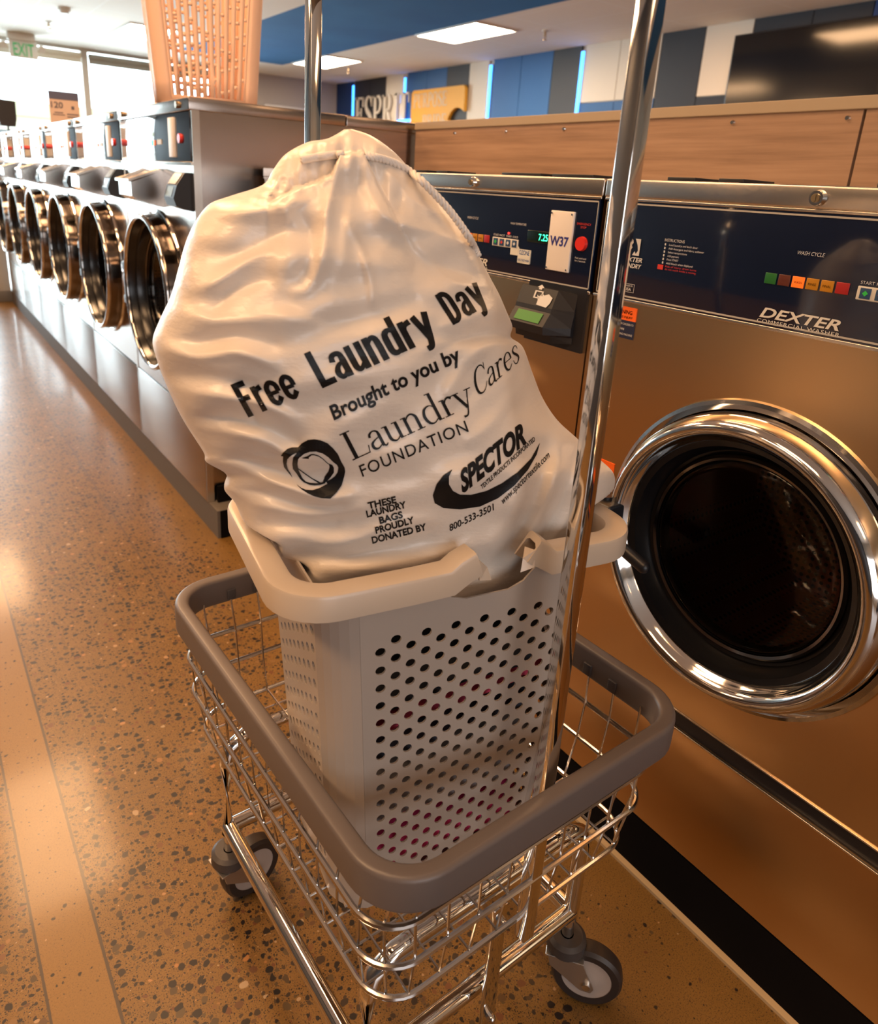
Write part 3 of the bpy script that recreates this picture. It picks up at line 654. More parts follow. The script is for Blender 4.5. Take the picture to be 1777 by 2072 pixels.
    m_ = MB(); m_.cyl((-.0052, ky-.047, Z(1.1235)), (-.0064, ky-.047, Z(1.1235)), .0022, 12); obj('indicator_light', m_, mat('led_red', (.8, .02, .02), .3, 0, emit=((1, .03, .02), 3)), cp)
    m_ = MB(); m_.box(-.0058, -.004, ky-.162, ky-.100, Z(1.1130), Z(1.1340), .0006); dp = obj('display', m_, mat('lcd_dark', (.004, .014, .010), .15), cp)
    T = MB(); facing(T, '7.25', ky-.131, Z(1.1175), .0115, -.0061, .024, bold=.012); obj('digits', T, mat('lcd_digits', (.05, .8, .45), .4, 0, emit=((.04, 1, .45), 2.2)), dp, 0)
    ry = ky - .238
    m_ = MB(); m_.cyl((-.004, ry, Z(1.121)), (-.010, ry, Z(1.121)), .0125, 28, .0115); obj('stop_button', m_, mat('stop_red', (.72, .03, .02), .3), cp)
    T = MB(); facing(T, 'EMERGENCY', ry+.0165, Z(1.1520), .0036, x, .033, bold=.01); facing(T, 'STOP', ry+.007, Z(1.1465), .0036, x, .013, bold=.01); obj('stop_lettering', T, RED_INK, cp, 0)
    T = MB(); facing(T, 'Push and hold', ry+.012, Z(1.0950), .0030, x, .026); facing(T, 'for 3 seconds', ry+.012, Z(1.0902), .0030, x, .025); obj('push_lettering', T, WHITE_INK, cp, 0)
    # number plate
    py = ly - .455
    m_ = MB(); m_.box(-.009, -.004, py-.057, py, Z(1.0685), Z(1.1725), .0015); np_ = obj('number_plate', m_, mat('plate_white', (.80, .74, .68), .45), cp)
    num = {'mid': 'W37'}.get(kind)
    if num:
        T = MB(); facing(T, num, py-.005, Z(1.1130), .0155, -.0093, .046, bold=.03); obj('lettering', T, mat('plate_blue', (.02, .025, .22), .5), np_, 0)
    for sy, sz in ((-.004, 1.168), (-.053, 1.168), (-.004, 1.073), (-.053, 1.073)):
        m_ = MB(); m_.cyl((-.009, py+sy, Z(sz)), (-.0105, py+sy, Z(sz)), .0018, 10); obj('screw', m_, CHROME, np_)
    if kind == 'mid':
        # ozone sticker
        oy = -.138
        m_ = MB(); m_.box(-.0052, -.004, oy-.053, oy-.018, Z(1.0715), Z(1.0975), .0015); st = obj('ozone_sticker', m_, mat('sticker_pale', (.66, .66, .60), .5), cp)
        m_ = MB(); m_.prism([(0, .0), (.022, .0), (.022, .012), (.026, .012), (.013, .026), (0, .012)], (-.0048, oy+.004, Z(1.0845)), (0, -1, 0), (0, 0, 1), .0006); obj('arrow', m_, MATS['sticker_pale'], st, 0)
        T = MB(); facing(T, 'OZONE', oy-.0215, Z(1.0875), .0080, -.0055, .0285, bold=.01); facing(T, 'USE COLD WASH', oy-.020, Z(1.0755), .0038, -.0055, .031, bold=.01); obj('lettering', T, mat('ozone_blue', (.02, .09, .32), .5), st, 0)
    # card reader under the panel
    if kind != 'near':
        cy0 = -.262
        m_ = MB(); m_.prism([(-.066, -.052), (.082, -.052), (.082, .056), (.078, .06), (-.062, .06), (-.066, .056)], (0, cy0, Z(.985)), (0, -1, 0), (0, 0, 1), .006); cr = obj('card_reader', m_, BLACK, r, 0)
        mb = MB(); prof = [(0, .050), (-.022, .052), (-.034, .020), (-.036, .012), (-.052, -.012), (-.050, -.026), (-.030, -.030), (-.028, -.042), (0, -.042)]
        A = [mb.bm.verts.new((px_, cy0+.066, Z(.985)+pz)) for px_, pz in prof]; B = [mb.bm.verts.new((px_, cy0-.028, Z(.985)+pz)) for px_, pz in prof]; C_ = [mb.bm.verts.new((px_*.25, cy0-.060, Z(.985)+pz*.95)) for px_, pz in prof]
        for P_, Q_ in ((A, B), (B, C_)):
            for i in range(len(prof)-1): mb.bm.faces.new((P_[i], P_[i+1], Q_[i+1], Q_[i]))
        mb.bm.faces.new(A[::-1]); mb.bm.faces.new(C_); obj('reader_housing', mb, BLACK, cr, 0)
        # sloping faces: pictogram above, green screen below
        def slope(p0, p1, yy, tt, off=.0012):
            (xa, za), (xb, zb) = p0, p1; d_ = Vector((xb-xa, 0, zb-za)).normalized(); n_ = Vector((d_.z, 0, -d_.x));
            if n_.x > 0: n_ = -n_
            p_ = Vector((xa+(xb-xa)*tt, cy0+yy, Z(.985)+za+(zb-za)*tt)) + n_*off; return p_
        q = [((-.036, .012), (-.052, -.012)), ((-.022, .052), (-.034, .020))]
        m_ = MB(); vs = [m_.bm.verts.new(slope(*q[0], yy, tt)) for yy, tt in ((.052, .15), (-.014, .15), (-.014, .85), (.052, .85))]; m_.bm.faces.new(vs); obj('screen', m_, mat('lcd_green', (.03, .10, .02), .3, 0, emit=((.09, .28, .03), .35)), cr, 0)
        m_ = MB()
        for poly in ([(.012, .95), (-.014, 1.0), (-.020, .75), (-.022, .45), (-.010, .28), (0, .40), (.006, .30), (.012, .5), (.018, .42), (.012, .7)], [(.022, .62), (.010, .62), (.010, .56), (.022, .56)], [(.026, .62), (.022, .62), (.022, .22), (.026, .22)], [(.026, .26), (.004, .26), (.004, .2), (.026, .2)], [(.008, .45), (.004, .45), (.004, .22), (.008, .22)],
                     [(.019, .12), (.011, .12), (.011, .02), (.006, .02), (.015, -.15), (.024, .02), (.019, .02)]):
            m_.bm.faces.new([m_.bm.verts.new(slope(*q[1], yy, tt, .0014)) for yy, tt in poly])
        obj('card_pictogram', m_, WHITE_INK, cr, 0)
    # door
    ring = door_set(r, cy, cz, R, .042, .052, 88, glass_r=.148)
    hy_ = cy + R - .030
    m_ = MB(); m_.box(-.075, -.02, hy_-.012, hy_+.030, cz-.012, cz+.022, .005).cyl((-.05, hy_+.018, cz-.016), (-.05, hy_+.018, cz+.028), .011, 16); hb = obj('door_latch', m_, BLACK, r)
    m_ = MB(); m_.tube([(-.066, hy_+.028, cz+.006), (-.080, hy_+.030, cz-.006), (-.088, hy_-.005, cz-.014), (-.086, hy_-.055, cz-.028), (-.080, hy_-.098, cz-.044)], .0105, 14).sphere((-.080, hy_-.098, cz-.044), .0105); obj('door_handle', m_, BLACK, hb, 60)
    # warning stickers
    sy_ = .310
    m_ = MB(); m_.box(-.0012, .0005, sy_-.056, sy_, Z(1.008), Z(1.030)); s1 = obj('warning_sticker', m_, ORANGE, r, 0)
    T = MB(); facing(T, 'WARNING', sy_-.006, Z(1.0185), .0062, -.0016, .042, bold=.01); facing(T, 'SERIOUS INJURY', sy_-.010, Z(1.0115), .0035, -.0016, .040, bold=.01); obj('lettering', T, BASE_BLACK, s1, 0)
    m_ = MB(); m_.box(-.0012, .0005, sy_-.056, sy_, Z(.978), Z(1.008)); s2 = obj('caution_sticker', m_, NAVYS, r, 0)
    T = MB()
    for i, s_ in enumerate(('DO NOT ALLOW CHILDREN TO', 'PLAY ON MACHINE', 'OR IN WASHING MACHINE')): facing(T, s_, sy_-.004, Z(1.000-.0085*i), .0035, -.0016, .050 if i != 1 else .032)
    obj('lettering', T, WHITE_INK, s2, 0)
    ty_ = .323
    m_ = MB(); m_.box(-.0012, .0005, ty_-.070, ty_, Z(.735), Z(.758)); s1 = obj('warning_sticker', m_, ORANGE, r, 0)
    m_ = MB(); m_.box(-.0012, .0005, ty_-.070, ty_, Z(.655), Z(.735)); s2 = obj('caution_sticker', m_, NAVYS, r, 0)
    m_ = MB(); m_.box(-.0016, .0, ty_-.070, ty_, Z(.672), Z(.680)); obj('orange_stripe', m_, ORANGE, s2, 0)
    return r
dex = washer_front('front load washer closest to the cart, with large chrome porthole and white maker name', .512, 'near')
mid = washer_front('washer numbered W37 with white number plate and red stop button', 1.216, 'mid')
washer_front('washer at the corner beside the bank of large machines, hidden by the laundry bag', 1.920, 'far')
nxt = copy_tree(dex); nxt.location.y = -.192; nxt['label'] = 'washer past the big porthole washer, only an edge showing at the frame'

# ------------------------------------------------------------------ bank of large washers along the aisle
def washer_aisle(label, y0):
    w, Hh, dep = .848, 1.3081, 1.01
    r = thing('large_washer', label, 'washing machine', (XL, y0, .1037), 0, 'large washers along the aisle')
    a, b = .0, w-.004; cy, cz, R = .424, .672, .285
    m_ = MB(); m_.plate_hole(0, a, b, .302, 1.124, cy, cz, R-.004)
    for yy in (a, b):
        v = [m_.bm.verts.new(c) for c in ((0, yy, .06), (dep, yy, .06), (dep, yy, 1.275), (0, yy, 1.275))]; m_.bm.faces.new(v)
    v = [m_.bm.verts.new(c) for c in ((dep, a, 0), (dep, b, 0), (dep, b, 1.275), (dep, a, 1.275))]; m_.bm.faces.new(v)
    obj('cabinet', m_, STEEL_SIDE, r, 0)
    m_ = MB(); m_.box(-.002, .012, a, b, .0, .296, .002); obj('lower_panel', m_, STEEL_DAYLIT, r)
    for ya, yb in ((a-.0015, a+.010), (b-.010, b+.001)):
        m_ = MB(); m_.box(-.002, .022, ya, yb, .0, 1.274); obj('corner_post', m_, STEEL_BAND, r, 0)
    m_ = MB(); m_.box(.004, .02, a+.002, b-.002, .293, .305); obj('panel_gap', m_, BLACK, r, 0)
    m_ = MB(); m_.box(-.010, .518, a-.002, b+.002, 1.272, Hh, .003); obj('top_cover', m_, STEEL_SIDE, r)
    m_ = MB(); m_.box(.522, dep, a-.002, b+.002, 1.272, Hh, .003); obj('rear_cover', m_, STEEL_SIDE, r)
    for yy in (.09, w-.09):
        m_ = MB(); m_.cyl((-.010, yy, 1.290), (-.020, yy, 1.290), .010, 16); obj('lock', m_, mat('old_brass', (.35, .28, .18), .35, .9), r)
    m_ = MB(); m_.box(-.005, .012, a+.012, b-.012, 1.128, 1.270, .001); cp = obj('control_panel', m_, DARK_GLOSS, r)
    m_ = MB(); m_.box(-.008, .0, a+.002, b-.002, 1.118, 1.127, .001); obj('panel_trim', m_, STEEL_BAND, r)
    m_ = MB(); m_.box(-.012, -.004, .150, .205, 1.140, 1.258, .002); obj('number_plate', m_, MATS['plate_white'], cp)
    m_ = MB(); m_.cyl((-.004, .095, 1.195), (-.014, .095, 1.195), .014, 20); obj('stop_button', m_, MATS['stop_red'], cp)
    for yy, c in ((.40, mat('lamp_teal', (.02, .3, .22), .4, 0, emit=((.02, 1, .6), .8))), (.375, BTN_C['o'])):
        m_ = MB(); m_.box(-.008, -.004, yy, yy+.014, 1.178, 1.194); obj('cycle_light', m_, c, cp)
    m_ = MB(); m_.box(-.008, -.004, .30, .345, 1.180, 1.196); obj('key_pad', m_, KEYW, cp)
    # soap hopper
    hb = MB(); y_a, y_b = .335, .500
    prof = [(0, 1.098), (-.012, 1.098), (-.104, 1.060), (-.104, 1.012), (-.088, 1.000), (0, .978)]
    A = [hb.bm.verts.new((x_, y_a, z_)) for x_, z_ in prof]; B = [hb.bm.verts.new((x_, y_b, z_)) for x_, z_ in prof]
    for i in range(len(prof)): hb.bm.faces.new((A[i], A[(i+1) % 6], B[(i+1) % 6], B[i]))
    hb.bm.faces.new(A[::-1]); hb.bm.faces.new(B); hp = obj('soap_hopper', hb, STEEL_DAYLIT, r, 0)
    m_ = MB(); m_.sweep([(-.012, y_a-.002, 1.100), (-.107, y_a-.002, 1.061), (-.107, y_b+.002, 1.061), (-.012, y_b+.002, 1.100)], [(-.006, -.004), (.006, -.004), (.006, .004), (-.006, .004)], True); obj('hopper_rim', m_, STEEL_BAND, hp)
    # card reader
    cb = MB(); y_a, y_b = .024, .122
    prof = [(0, 1.096), (-.022, 1.094), (-.048, 1.058), (-.060, 1.020), (-.052, .996), (0, .982)]
    A = [cb.bm.verts.new((x_, y_a, z_)) for x_, z_ in prof]; B = [cb.bm.verts.new((x_, y_b, z_)) for x_, z_ in prof]
    for i in range(len(prof)): cb.bm.faces.new((A[i], A[(i+1) % 6], B[(i+1) % 6], B[i]))
    cb.bm.faces.new(A[::-1]); cb.bm.faces.new(B); cr = obj('card_reader', cb, BLACK, r, 0)
    m_ = MB(); v = [m_.bm.verts.new(c) for c in ((-.0497, .048, 1.054), (-.0497, .108, 1.054), (-.0598, .108, 1.024), (-.0598, .048, 1.024))]; m_.bm.faces.new(v); obj('screen', m_, mat('reader_screen', (.18, .22, .2), .15), cr, 0)
    m_ = MB(); v = [m_.bm.verts.new(c) for c in ((-.0245, .040, 1.093), (-.0245, .116, 1.093), (-.0478, .116, 1.061), (-.0478, .040, 1.061))]; m_.bm.faces.new(v); obj('face_plate', m_, mat('reader_face', (.4, .42, .43), .25, .6), cr, 0)
    ring = door_set(r, cy, cz, R, .026, .055, 72, glass_r=.205, slim=True)
    m_ = MB(); m_.box(-.055, .0, cy+R-.004, cy+R+.040, cz-.085, cz+.085, .006); hg = obj('hinge', m_, BLACK, r)
    for sz in (-.065, .065):
        m_ = MB(); m_.box(-.060, -.040, cy+R-.006, cy+R+.034, cz+sz-.016, cz+sz+.016, .004); obj('hinge_arm', m_, BLACK, hg)
    return r
labs = ['large washer at the near end of the aisle bank, peach basket standing on it', 'second large washer from the peach basket end of the aisle bank', 'third large washer from the peach basket end of the aisle bank',
        'fourth large washer from the near end, the small price placard standing on it', 'fifth large washer of the aisle bank, next beyond the one under the price placard', 'farthest large washer of the aisle bank, black boxed display standing on it']
lw = washer_aisle(labs[0], 2.318)
for i in range(1, 6):
    c = copy_tree(lw); c.location.y = 2.318 + .8485*i; c['label'] = labs[i]
# access hatch outline on the end washer's side
m_ = MB(); pts = [Vector((p.x, -.003, p.y)) for p in rrect(.17, .17, .05, 0, 6, .55, .86)]; m_.tube(pts, .004, 8, True); obj('side_hatch', m_, STEEL_SIDE, lw)

# ------------------------------------------------------------------ things on the bank of washers
def peach_basket():
    t_ = thing('plastic_basket', 'tall peach plastic basket with slotted sides on the end washer', 'basket', (.925, 2.66, 1.4122), math.radians(-13))
    PE = mat('peach_plastic', (.88, .60, .44), .5, 0, Subsurface_Weight=.15, Subsurface_Radius=(.02, .012, .008)); H = .50
    def half(z): k = z/H; return (.160+.034*k, .115+.024*k)
    mb = MB(); rnd = random.Random(5)
    # four walls of columns: each column alternates slots and bridges; the column borders stay solid
    for side in range(4):
        L = 2*(.160 if side % 2 == 0 else .115) - .09
        nc = 11 if side % 2 == 0 else 7
        cw = L/nc
        def P(u, z, side=side):
            ax, ay = half(z); k = (2*u/L)
            if side == 0: return (k*(ax-.045), -ay, z)
            if side == 1: return (ax, k*(ay-.045), z)
            if side == 2: return (-k*(ax-.045), ay, z)
            return (-ax, -k*(ay-.045), z)
        def quad(u0, u1, z0, z1):
            n = max(1, int((z1-z0)/.06)); 
            for i in range(n):
                za, zb = z0+(z1-z0)*i/n, z0+(z1-z0)*(i+1)/n
                mb.bm.faces.new([mb.bm.verts.new(P(*q)) for q in ((u0, za), (u1, za), (u1, zb), (u0, zb))])
        quad(-L/2, L/2, 0, .025); quad(-L/2, L/2, H-.05, H)
        for c in range(nc):
            u0 = -L/2+c*cw; u1 = u0+cw; q = cw*(.26 if c % 2 else .34)
            quad(u0, u0+q, .025, H-.05); quad(u1-q, u1, .025, H-.05)
            z = .025
            while z < H-.051:
                hgt = rnd.choice((.012, .018, .032, .05, .055)); z2 = min(z+hgt, H-.062)
                zb = min(z2+.010, H-.05)
                if H-.05-zb < .012: zb = H-.05
                quad(u0+q, u1-q, z2, zb); z = zb
    # rounded corners
    for qx, qy in ((1, 1), (-1, 1), (-1, -1), (1, -1)):
        for i in range(8):
            for k in range(6):
                vs = []
                for kk, ii in ((k, i), (k+1, i), (k+1, i+1), (k, i+1)):
                    z = H*ii/8; ax, ay = half(z); a = PI/2*kk/6
                    vs.append(mb.bm.verts.new((qx*(ax-.045+.045*math.cos(a)), qy*(ay-.045+.045*math.sin(a)), z)))
                mb.bm.faces.new(vs)
    ax, ay = half(0); mb.bm.faces.new([mb.bm.verts.new(p) for p in rrect(ax, ay, .045, .002)])
    bmesh.ops.remove_doubles(mb.bm, verts=mb.bm.verts[:], dist=.0008)
    b = obj('basket_body', mb, PE, t_, 40); md = b.modifiers.new('wall', 'SOLIDIFY'); md.thickness = .0035; md.offset = 0
    m_ = MB(); ax, ay = half(H); m_.sweep(rrect(ax+.008, ay+.008, .04, H), [(-.010, -.022), (.012, -.022), (.012, .008), (-.010, .008)], True); obj('basket_rim', m_, PE, t_)
peach_basket()
t_ = thing('price_placard', 'small price placard reading 120 standing on the aisle washers', 'sign', (.972, 5.4, 1.4122), math.radians(-4))
CARD = mat('placard_card', (.42, .33, .29), .6)
m_ = MB(); m_.box(-.086, .086, 0, .004, 0, .225); obj('card', m_, CARD, t_, 0)
m_ = MB(); m_.box(-.086, .086, -.001, 0, .178, .225); obj('header_band', m_, mat('placard_header', (.05, .06, .12), .5), t_, 0)
mb = MB(); put_text(mb, text_polys('120', bold=.02), (-.076, -.0012, .128), (1, 0, 0), (0, 0, .034), .068); obj('lettering', mb, mat('placard_ink', (.06, .06, .09), .5), t_, 0)
mb = MB()
mb.box(-.06, -.01, -.001, 0, .098, .104).box(-.07, .0, -.001, 0, .086, .091).box(.04, .056, -.001, 0, .125, .145)
for i in range(3): mb.box(.012, .078, -.001, 0, .06+.016*i, .067+.016*i)
obj('fine_print', mb, MATS['placard_ink'], t_, 0)
m_ = MB(); m_.box(-.086, .086, -.03, .06, 0, .004); obj('foot', m_, CARD, t_, 0)
t_ = thing('display_unit', 'small black boxed display on a thin stem atop the farthest washer', 'display', (.85, 7.12, 1.4122))
m_ = MB(); m_.cyl((0, 0, 0), (0, 0, .09), .008, 12); obj('stem', m_, BLACK, t_)
m_ = MB(); m_.prism([(-.055, .06), (.050, .06), (.062, .12), (.066, .25), (-.070, .262), (-.066, .12)], (0, -.04, 0), (1, 0, 0), (0, 0, 1), -.08); obj('housing', m_, BLACK, t_, 0)
m_ = MB(); m_.box(-.06, .06, -.05, .05, 0, .008); obj('base_plate', m_, BLACK, t_)
t_ = thing('support_post', 'grey square post standing at the far end of the aisle washers', 'post', (.70, 7.62, 0))
m_ = MB(); m_.box(-.07, .07, -.07, .07, .02, 3.05, .006); obj('shaft', m_, mat('post_grey', (.38, .36, .33), .4), t_)
m_ = MB(); m_.box(-.09, .09, -.09, .09, 0, .10, .004); obj('base_shoe', m_, mat('shoe_grey', (.12, .11, .10), .5), t_)

# ------------------------------------------------------------------ laundry cart
cart = thing('laundry_cart', 'chrome wire laundry cart with grey bumper rim holding the hamper and bag', 'cart', (.5066, .7164, 0), .02704)
BUMP = mat('grey_vinyl_bumper', (.125, .103, .096), .40)
def bumpprof(wd, ht, r=.009):
    out = []
    for qx, qz, a0 in ((1, 1, 0), (-1, 1, PI/2), (-1, -1, PI), (1, -1, 1.5*PI)):
        for k in range(5):
            a = a0+PI/2*k/4; out.append((qx*(wd/2-r)+r*math.cos(a), qz*(ht/2-r)+r*math.sin(a)))
    return out
m_ = MB(); m_.sweep(rrect(.2280, .3070, .060, .562, 9), bumpprof(.021, .046, .006), True); rim = obj('bumper_rim', m_, BUMP, cart, 60)
CLIP = mat('clip_dark', (.06, .055, .06), .4)
for i in range(7):
    x_ = -.135+.045*i
    for sy in (1,):
        m_ = MB(); m_.box(x_-.007, x_+.007, sy*.2965-.003, sy*.2965+.002, .545, .563, .001); obj('rim_clip', m_, CLIP, rim)
for i in range(10):
    y_ = -.20+.045*i
    for sx in (1,):
        m_ = MB(); m_.box(sx*.2175-.003, sx*.2175+.002, y_-.007, y_+.007, .545, .563, .001); obj('rim_clip', m_, CLIP, rim)
rings = [(.225, .287, .050, .492), (.221, .286, .050, .431), (.209, .275, .050, .361)]
for k, (ax, ay, r_, z_) in enumerate(rings):
    m_ = MB(); m_.tube(rrect(ax, ay, r_, z_, 8), .0036 if k else .0038, 8, True); obj('wire_ring', m_, CHROME_SOFT, cart)
m_ = MB()
def wire(pts, r=.0017): m_.tube(pts, r, 6)
nx, ny = 9, 12
for i in range(nx):
    x_ = -.172+.344*i/(nx-1)
    for sy in (-1, 1):
        wire([(x_*1.06, sy*.297, .555), (x_*1.04, sy*.2845, .492), (x_*1.02, sy*.2835, .431), (x_, sy*.2725, .363)])
    wire([(x_, -.2725, .3635), (x_, .2725, .3635)])
for i in range(ny):
    y_ = -.235+.47*i/(ny-1)
    for sx in (-1, 1):
        wire([(sx*.217, y_*1.06, .555), (sx*.2225, y_*1.04, .492), (sx*.2185, y_*1.02, .431), (sx*.2065, y_, .363)])
    wire([(-.2065, y_, .3575), (.2065, y_, .3575)])
for sx in (-1, 1):
    for sy in (-1, 1):
        wire([(sx*.203, sy*.283, .55), (sx*.208, sy*.270, .492), (sx*.204, sy*.269, .431), (sx*.192, sy*.258, .363)])
obj('wire_basket', m_, CHROME_SOFT, cart)
fx, fy, fz = .185, .214, .168
for sx in (-1, 1):
    m_ = MB(); m_.cyl((sx*fx, -fy, fz), (sx*fx, fy, fz), .0125, 20); obj('side_tube', m_, CHROME, cart)
for sy in (-1, 1):
    m_ = MB(); m_.cyl((-fx, sy*fy, fz), (fx, sy*fy, fz), .0125, 20); obj('end_tube', m_, CHROME, cart)
for sx in (-1, 1):
    for sy in (-1, 1):
        m_ = MB(); m_.tube([(sx*fx, sy*fy, fz-.012), (sx*fx, sy*fy, .30), (sx*(fx-.008), sy*fy, .328), (sx*(fx-.035), sy*fy, .343), (sx*(fx-.07), sy*fy, .345)], .0115, 16); obj('leg', m_, CHROME, cart, 60)
for sy in (-1, 1):
    m_ = MB(); m_.cyl((-.12, sy*fy, .345), (.12, sy*fy, .345), .0115, 16); obj('cross_tube', m_, CHROME, cart)
def caster(x, y, yaw):
    cs, sn = math.cos(yaw), math.sin(yaw)
    def T(mb): mb.bm.transform(Matrix.Translation((x, y, 0)) @ Matrix.Rotation(yaw, 4, 'Z')); return mb
    m_ = MB(); m_.cyl((0, 0, .112), (0, 0, .158), .009, 14); st = obj('caster', T(m_), CHROME, cart)
    m_ = MB(); m_.lathe([(.120, .010), (.120, .024), (.115, .030), (.100, .031), (.094, .027), (.094, .01)], (0, 0, 0), 28, 'Z'); obj('collar', T(m_), mat('collar_dark', (.05, .042, .04), .45), st)
    m_ = MB(); o_ = .038
    m_.box(-.028, o_-.008, -.024, .024, .091, .0945, .001)
    for s_ in (-1, 1):
        m_.prism([(-.024, .094), (o_-.010, .094), (o_+.012, .050), (o_+.008, .041), (o_-.008, .041), (-.020, .075)], (0, s_*.022+(.0015 if s_ < 0 else -.0015), 0), (1, 0, 0), (0, 0, 1), .003)
    obj('fork', T(m_), mat('zinc_fork', (.55, .52, .48), .3, .9), st, 0)
    m_ = MB(); m_.lathe([(-.014, .038), (-.015, .049), (-.010, .0535), (0, .0545), (.010, .0535), (.015, .049), (.014, .038)], (0, 0, 0), 40)
    m_.bm.transform(Matrix.Translation((o_, 0, .0546)) @ Matrix.Rotation(PI/2, 4, 'Z')); obj('tire', T(m_), mat('caster_tire', (.030, .022, .020), .4), st)
    m_ = MB(); m_.lathe([(-.0145, .0), (-.0145, .016), (-.011, .025), (-.0125, .033), (-.0135, .039), (.0135, .039), (.0125, .033), (.011, .025), (.0145, .016), (.0145, 0)], (0, 0, 0), 36)
    m_.bm.transform(Matrix.Translation((o_, 0, .0546)) @ Matrix.Rotation(PI/2, 4, 'Z')); obj('wheel_hub', T(m_), mat('hub_beige', (.42, .34, .29), .5), st)
    m_ = MB(); m_.cyl((o_, -.028, .0546), (o_, .028, .0546), .006, 12); obj('axle_bolt', T(m_), CHROME_SOFT, st)
caster(fx, -fy, math.radians(-52)); caster(-fx, fy, math.radians(8)); caster(-fx, -fy, math.radians(-60)); caster(fx, fy, math.radians(-20))
# tall hanging frame
PY = .280; PZ = 1.440
PX = .0; PW = .0088
for sy in (-1, 1):
    m_ = MB(); m_.box(PX-PW, PX+PW, sy*PY-PW, sy*PY+PW, .33, PZ-PW, .0014); po = obj('upright_post', m_, CHROME, cart)
    m_ = MB(); m_.box(-.012+PX-.008, .012+PX-.008, sy*.243-.003, sy*.243+.003, .12, .345, .001); obj('post_bracket', m_, CHROME, cart)
    for z_ in (.150, .325):
        b_ = MB(); b_.cyl((PX-.008, sy*.246, z_), (PX-.008, sy*.252, z_), .006, 10).sphere((PX-.008, sy*.252, z_), .0055, 10); obj('bracket_bolt', b_, CHROME_SOFT, cart)
m_ = MB(); m_.box(PX-PW, PX+PW, -PY-PW, PY+PW, PZ-PW, PZ+PW, .0014); tb = obj('top_bar', m_, CHROME, cart)
for sy in (-1, 1):
    m_ = MB(); m_.box(PX-.0095, PX+.0095, sy*(PY-.03)-.022, sy*(PY-.03)+.022, PZ-.0108, PZ-.0083, .0006); obj('corner_gusset', m_, mat('gusset_dark', (.30, .25, .2), .3, .9), tb)

# ------------------------------------------------------------------ hamper in the cart
hx, hy, hyaw = .474, .634, math.radians(-9)
hamper = thing('laundry_hamper', 'tall greige plastic hamper with round holes and a broken rim, standing in the cart', 'laundry basket', (hx, hy, .3660), hyaw)
HP = mat('greige_plastic', (.40, .345, .30), .40, 0, Coat_Weight=.15, Coat_Roughness=.3)
HH = .450                       # wall height below the rim lip
bx, by, tx, ty, ch = .140, .104, .171, .122, .035
def hw(z): k = z/HH; return bx+(tx-bx)*k, by+(ty-by)*k
mb = MB()
def hole_panel(side):
    L0 = (bx if side % 2 == 0 else by)-ch; L1 = (tx if side % 2 == 0 else ty)-ch
    def P(u, z):
        ax, ay = hw(z)
        if side == 0: return (u*(ax-ch), -ay, z)
        if side == 1: return (ax, u*(ay-ch), z)
        if side == 2: return (-u*(ax-ch), ay, z)
        return (-ax, -u*(ay-ch), z)
    def face(pp): mb.bm.faces.new([mb.bm.verts.new(P(*q)) for q in pp])
    n = 14 if side % 2 == 0 else 8
    ph = .0235; zb, rows = .036, 15
    zt = zb+ph*rows
    m0, m1 = -.90, .98
    cw = (m1-m0)/n
    def top(u):
        if side != 0: return HH
        # the worn notch where the handle broke out
        a = max(0, min(1, (u-(-.30))/.10)); b = max(0, min(1, (.62-u)/.26)); k = min(a, b); k = k*k*(3-2*k)
        return HH - .030*k + .004*(u < -.28)
    us = [-1] + [m0+cw*i for i in range(n+1)] + [1]
    for i in range(len(us)-1):
        u0, u1 = us[i], us[i+1]
        face(((u0, 0), (u1, 0), (u1, zb-ph/2), (u0, zb-ph/2)))
        zc = zt+ph/2
        face(((u0, zc), (u1, zc), (u1, min(top(u1), HH)), (u0, min(top(u0), HH))))
        if i == 0 or i == len(us)-2:
            face(((u0, zb-ph/2), (u1, zb-ph/2), (u1, zc), (u0, zc))); continue
        off = ph/2 if i % 2 else 0
        z = zb-ph/2
        if off: face(((u0, z), (u1, z), (u1, z+off), (u0, z+off))); z += off
        W = cw*(L0+L1)/2
        nr = rows if off else rows+1
        for k in range(nr):
            um, zm = (u0+u1)/2, z+ph/2; rr = .0055
            C = [(um+rr*math.cos(a)/W*cw, zm+rr*math.sin(a)) for a in (PI/4+2*PI*j/12 for j in range(12))]
            Q = [(u1, z+ph), (u0, z+ph), (u0, z), (u1, z)]
            for s_ in range(4):
                face((Q[s_], Q[(s_+1) % 4], C[(3*s_+3) % 12], C[(3*s_+2) % 12])); face((Q[s_], C[(3*s_+2) % 12], C[(3*s_+1) % 12], C[3*s_]))
            z += ph
        if off: face(((u0, z), (u1, z), (u1, zc), (u0, zc)))
for sd in range(4): hole_panel(sd)
for qx, qy in ((1, 1), (-1, 1), (-1, -1), (1, -1)):
    for k in range(5):
        vs = []
        for kk, z in ((k, 0), (k+1, 0), (k+1, HH), (k, HH)):
            ax, ay = hw(z); a = PI/2*kk/5
            # a shallow rounded chamfer
            c_ = (ax-ch+ch*(math.cos(a)*.55+.45*(1-kk/5)), ay-ch+ch*(math.sin(a)*.55+.45*kk/5)); vs.append(mb.bm.verts.new((qx*c_[0], qy*c_[1], z)))
        mb.bm.faces.new(vs)
bmesh.ops.remove_doubles(mb.bm, verts=mb.bm.verts[:], dist=.0003)
hb_ = obj('body', mb, HP, hamper, 0); md = hb_.modifiers.new('wall', 'SOLIDIFY'); md.thickness = .0022; md.offset = 0
m_ = MB(); m_.box(-bx+.01, bx-.01, -by+.01, by-.01, 0, .004); obj('base', m_, HP, hamper)
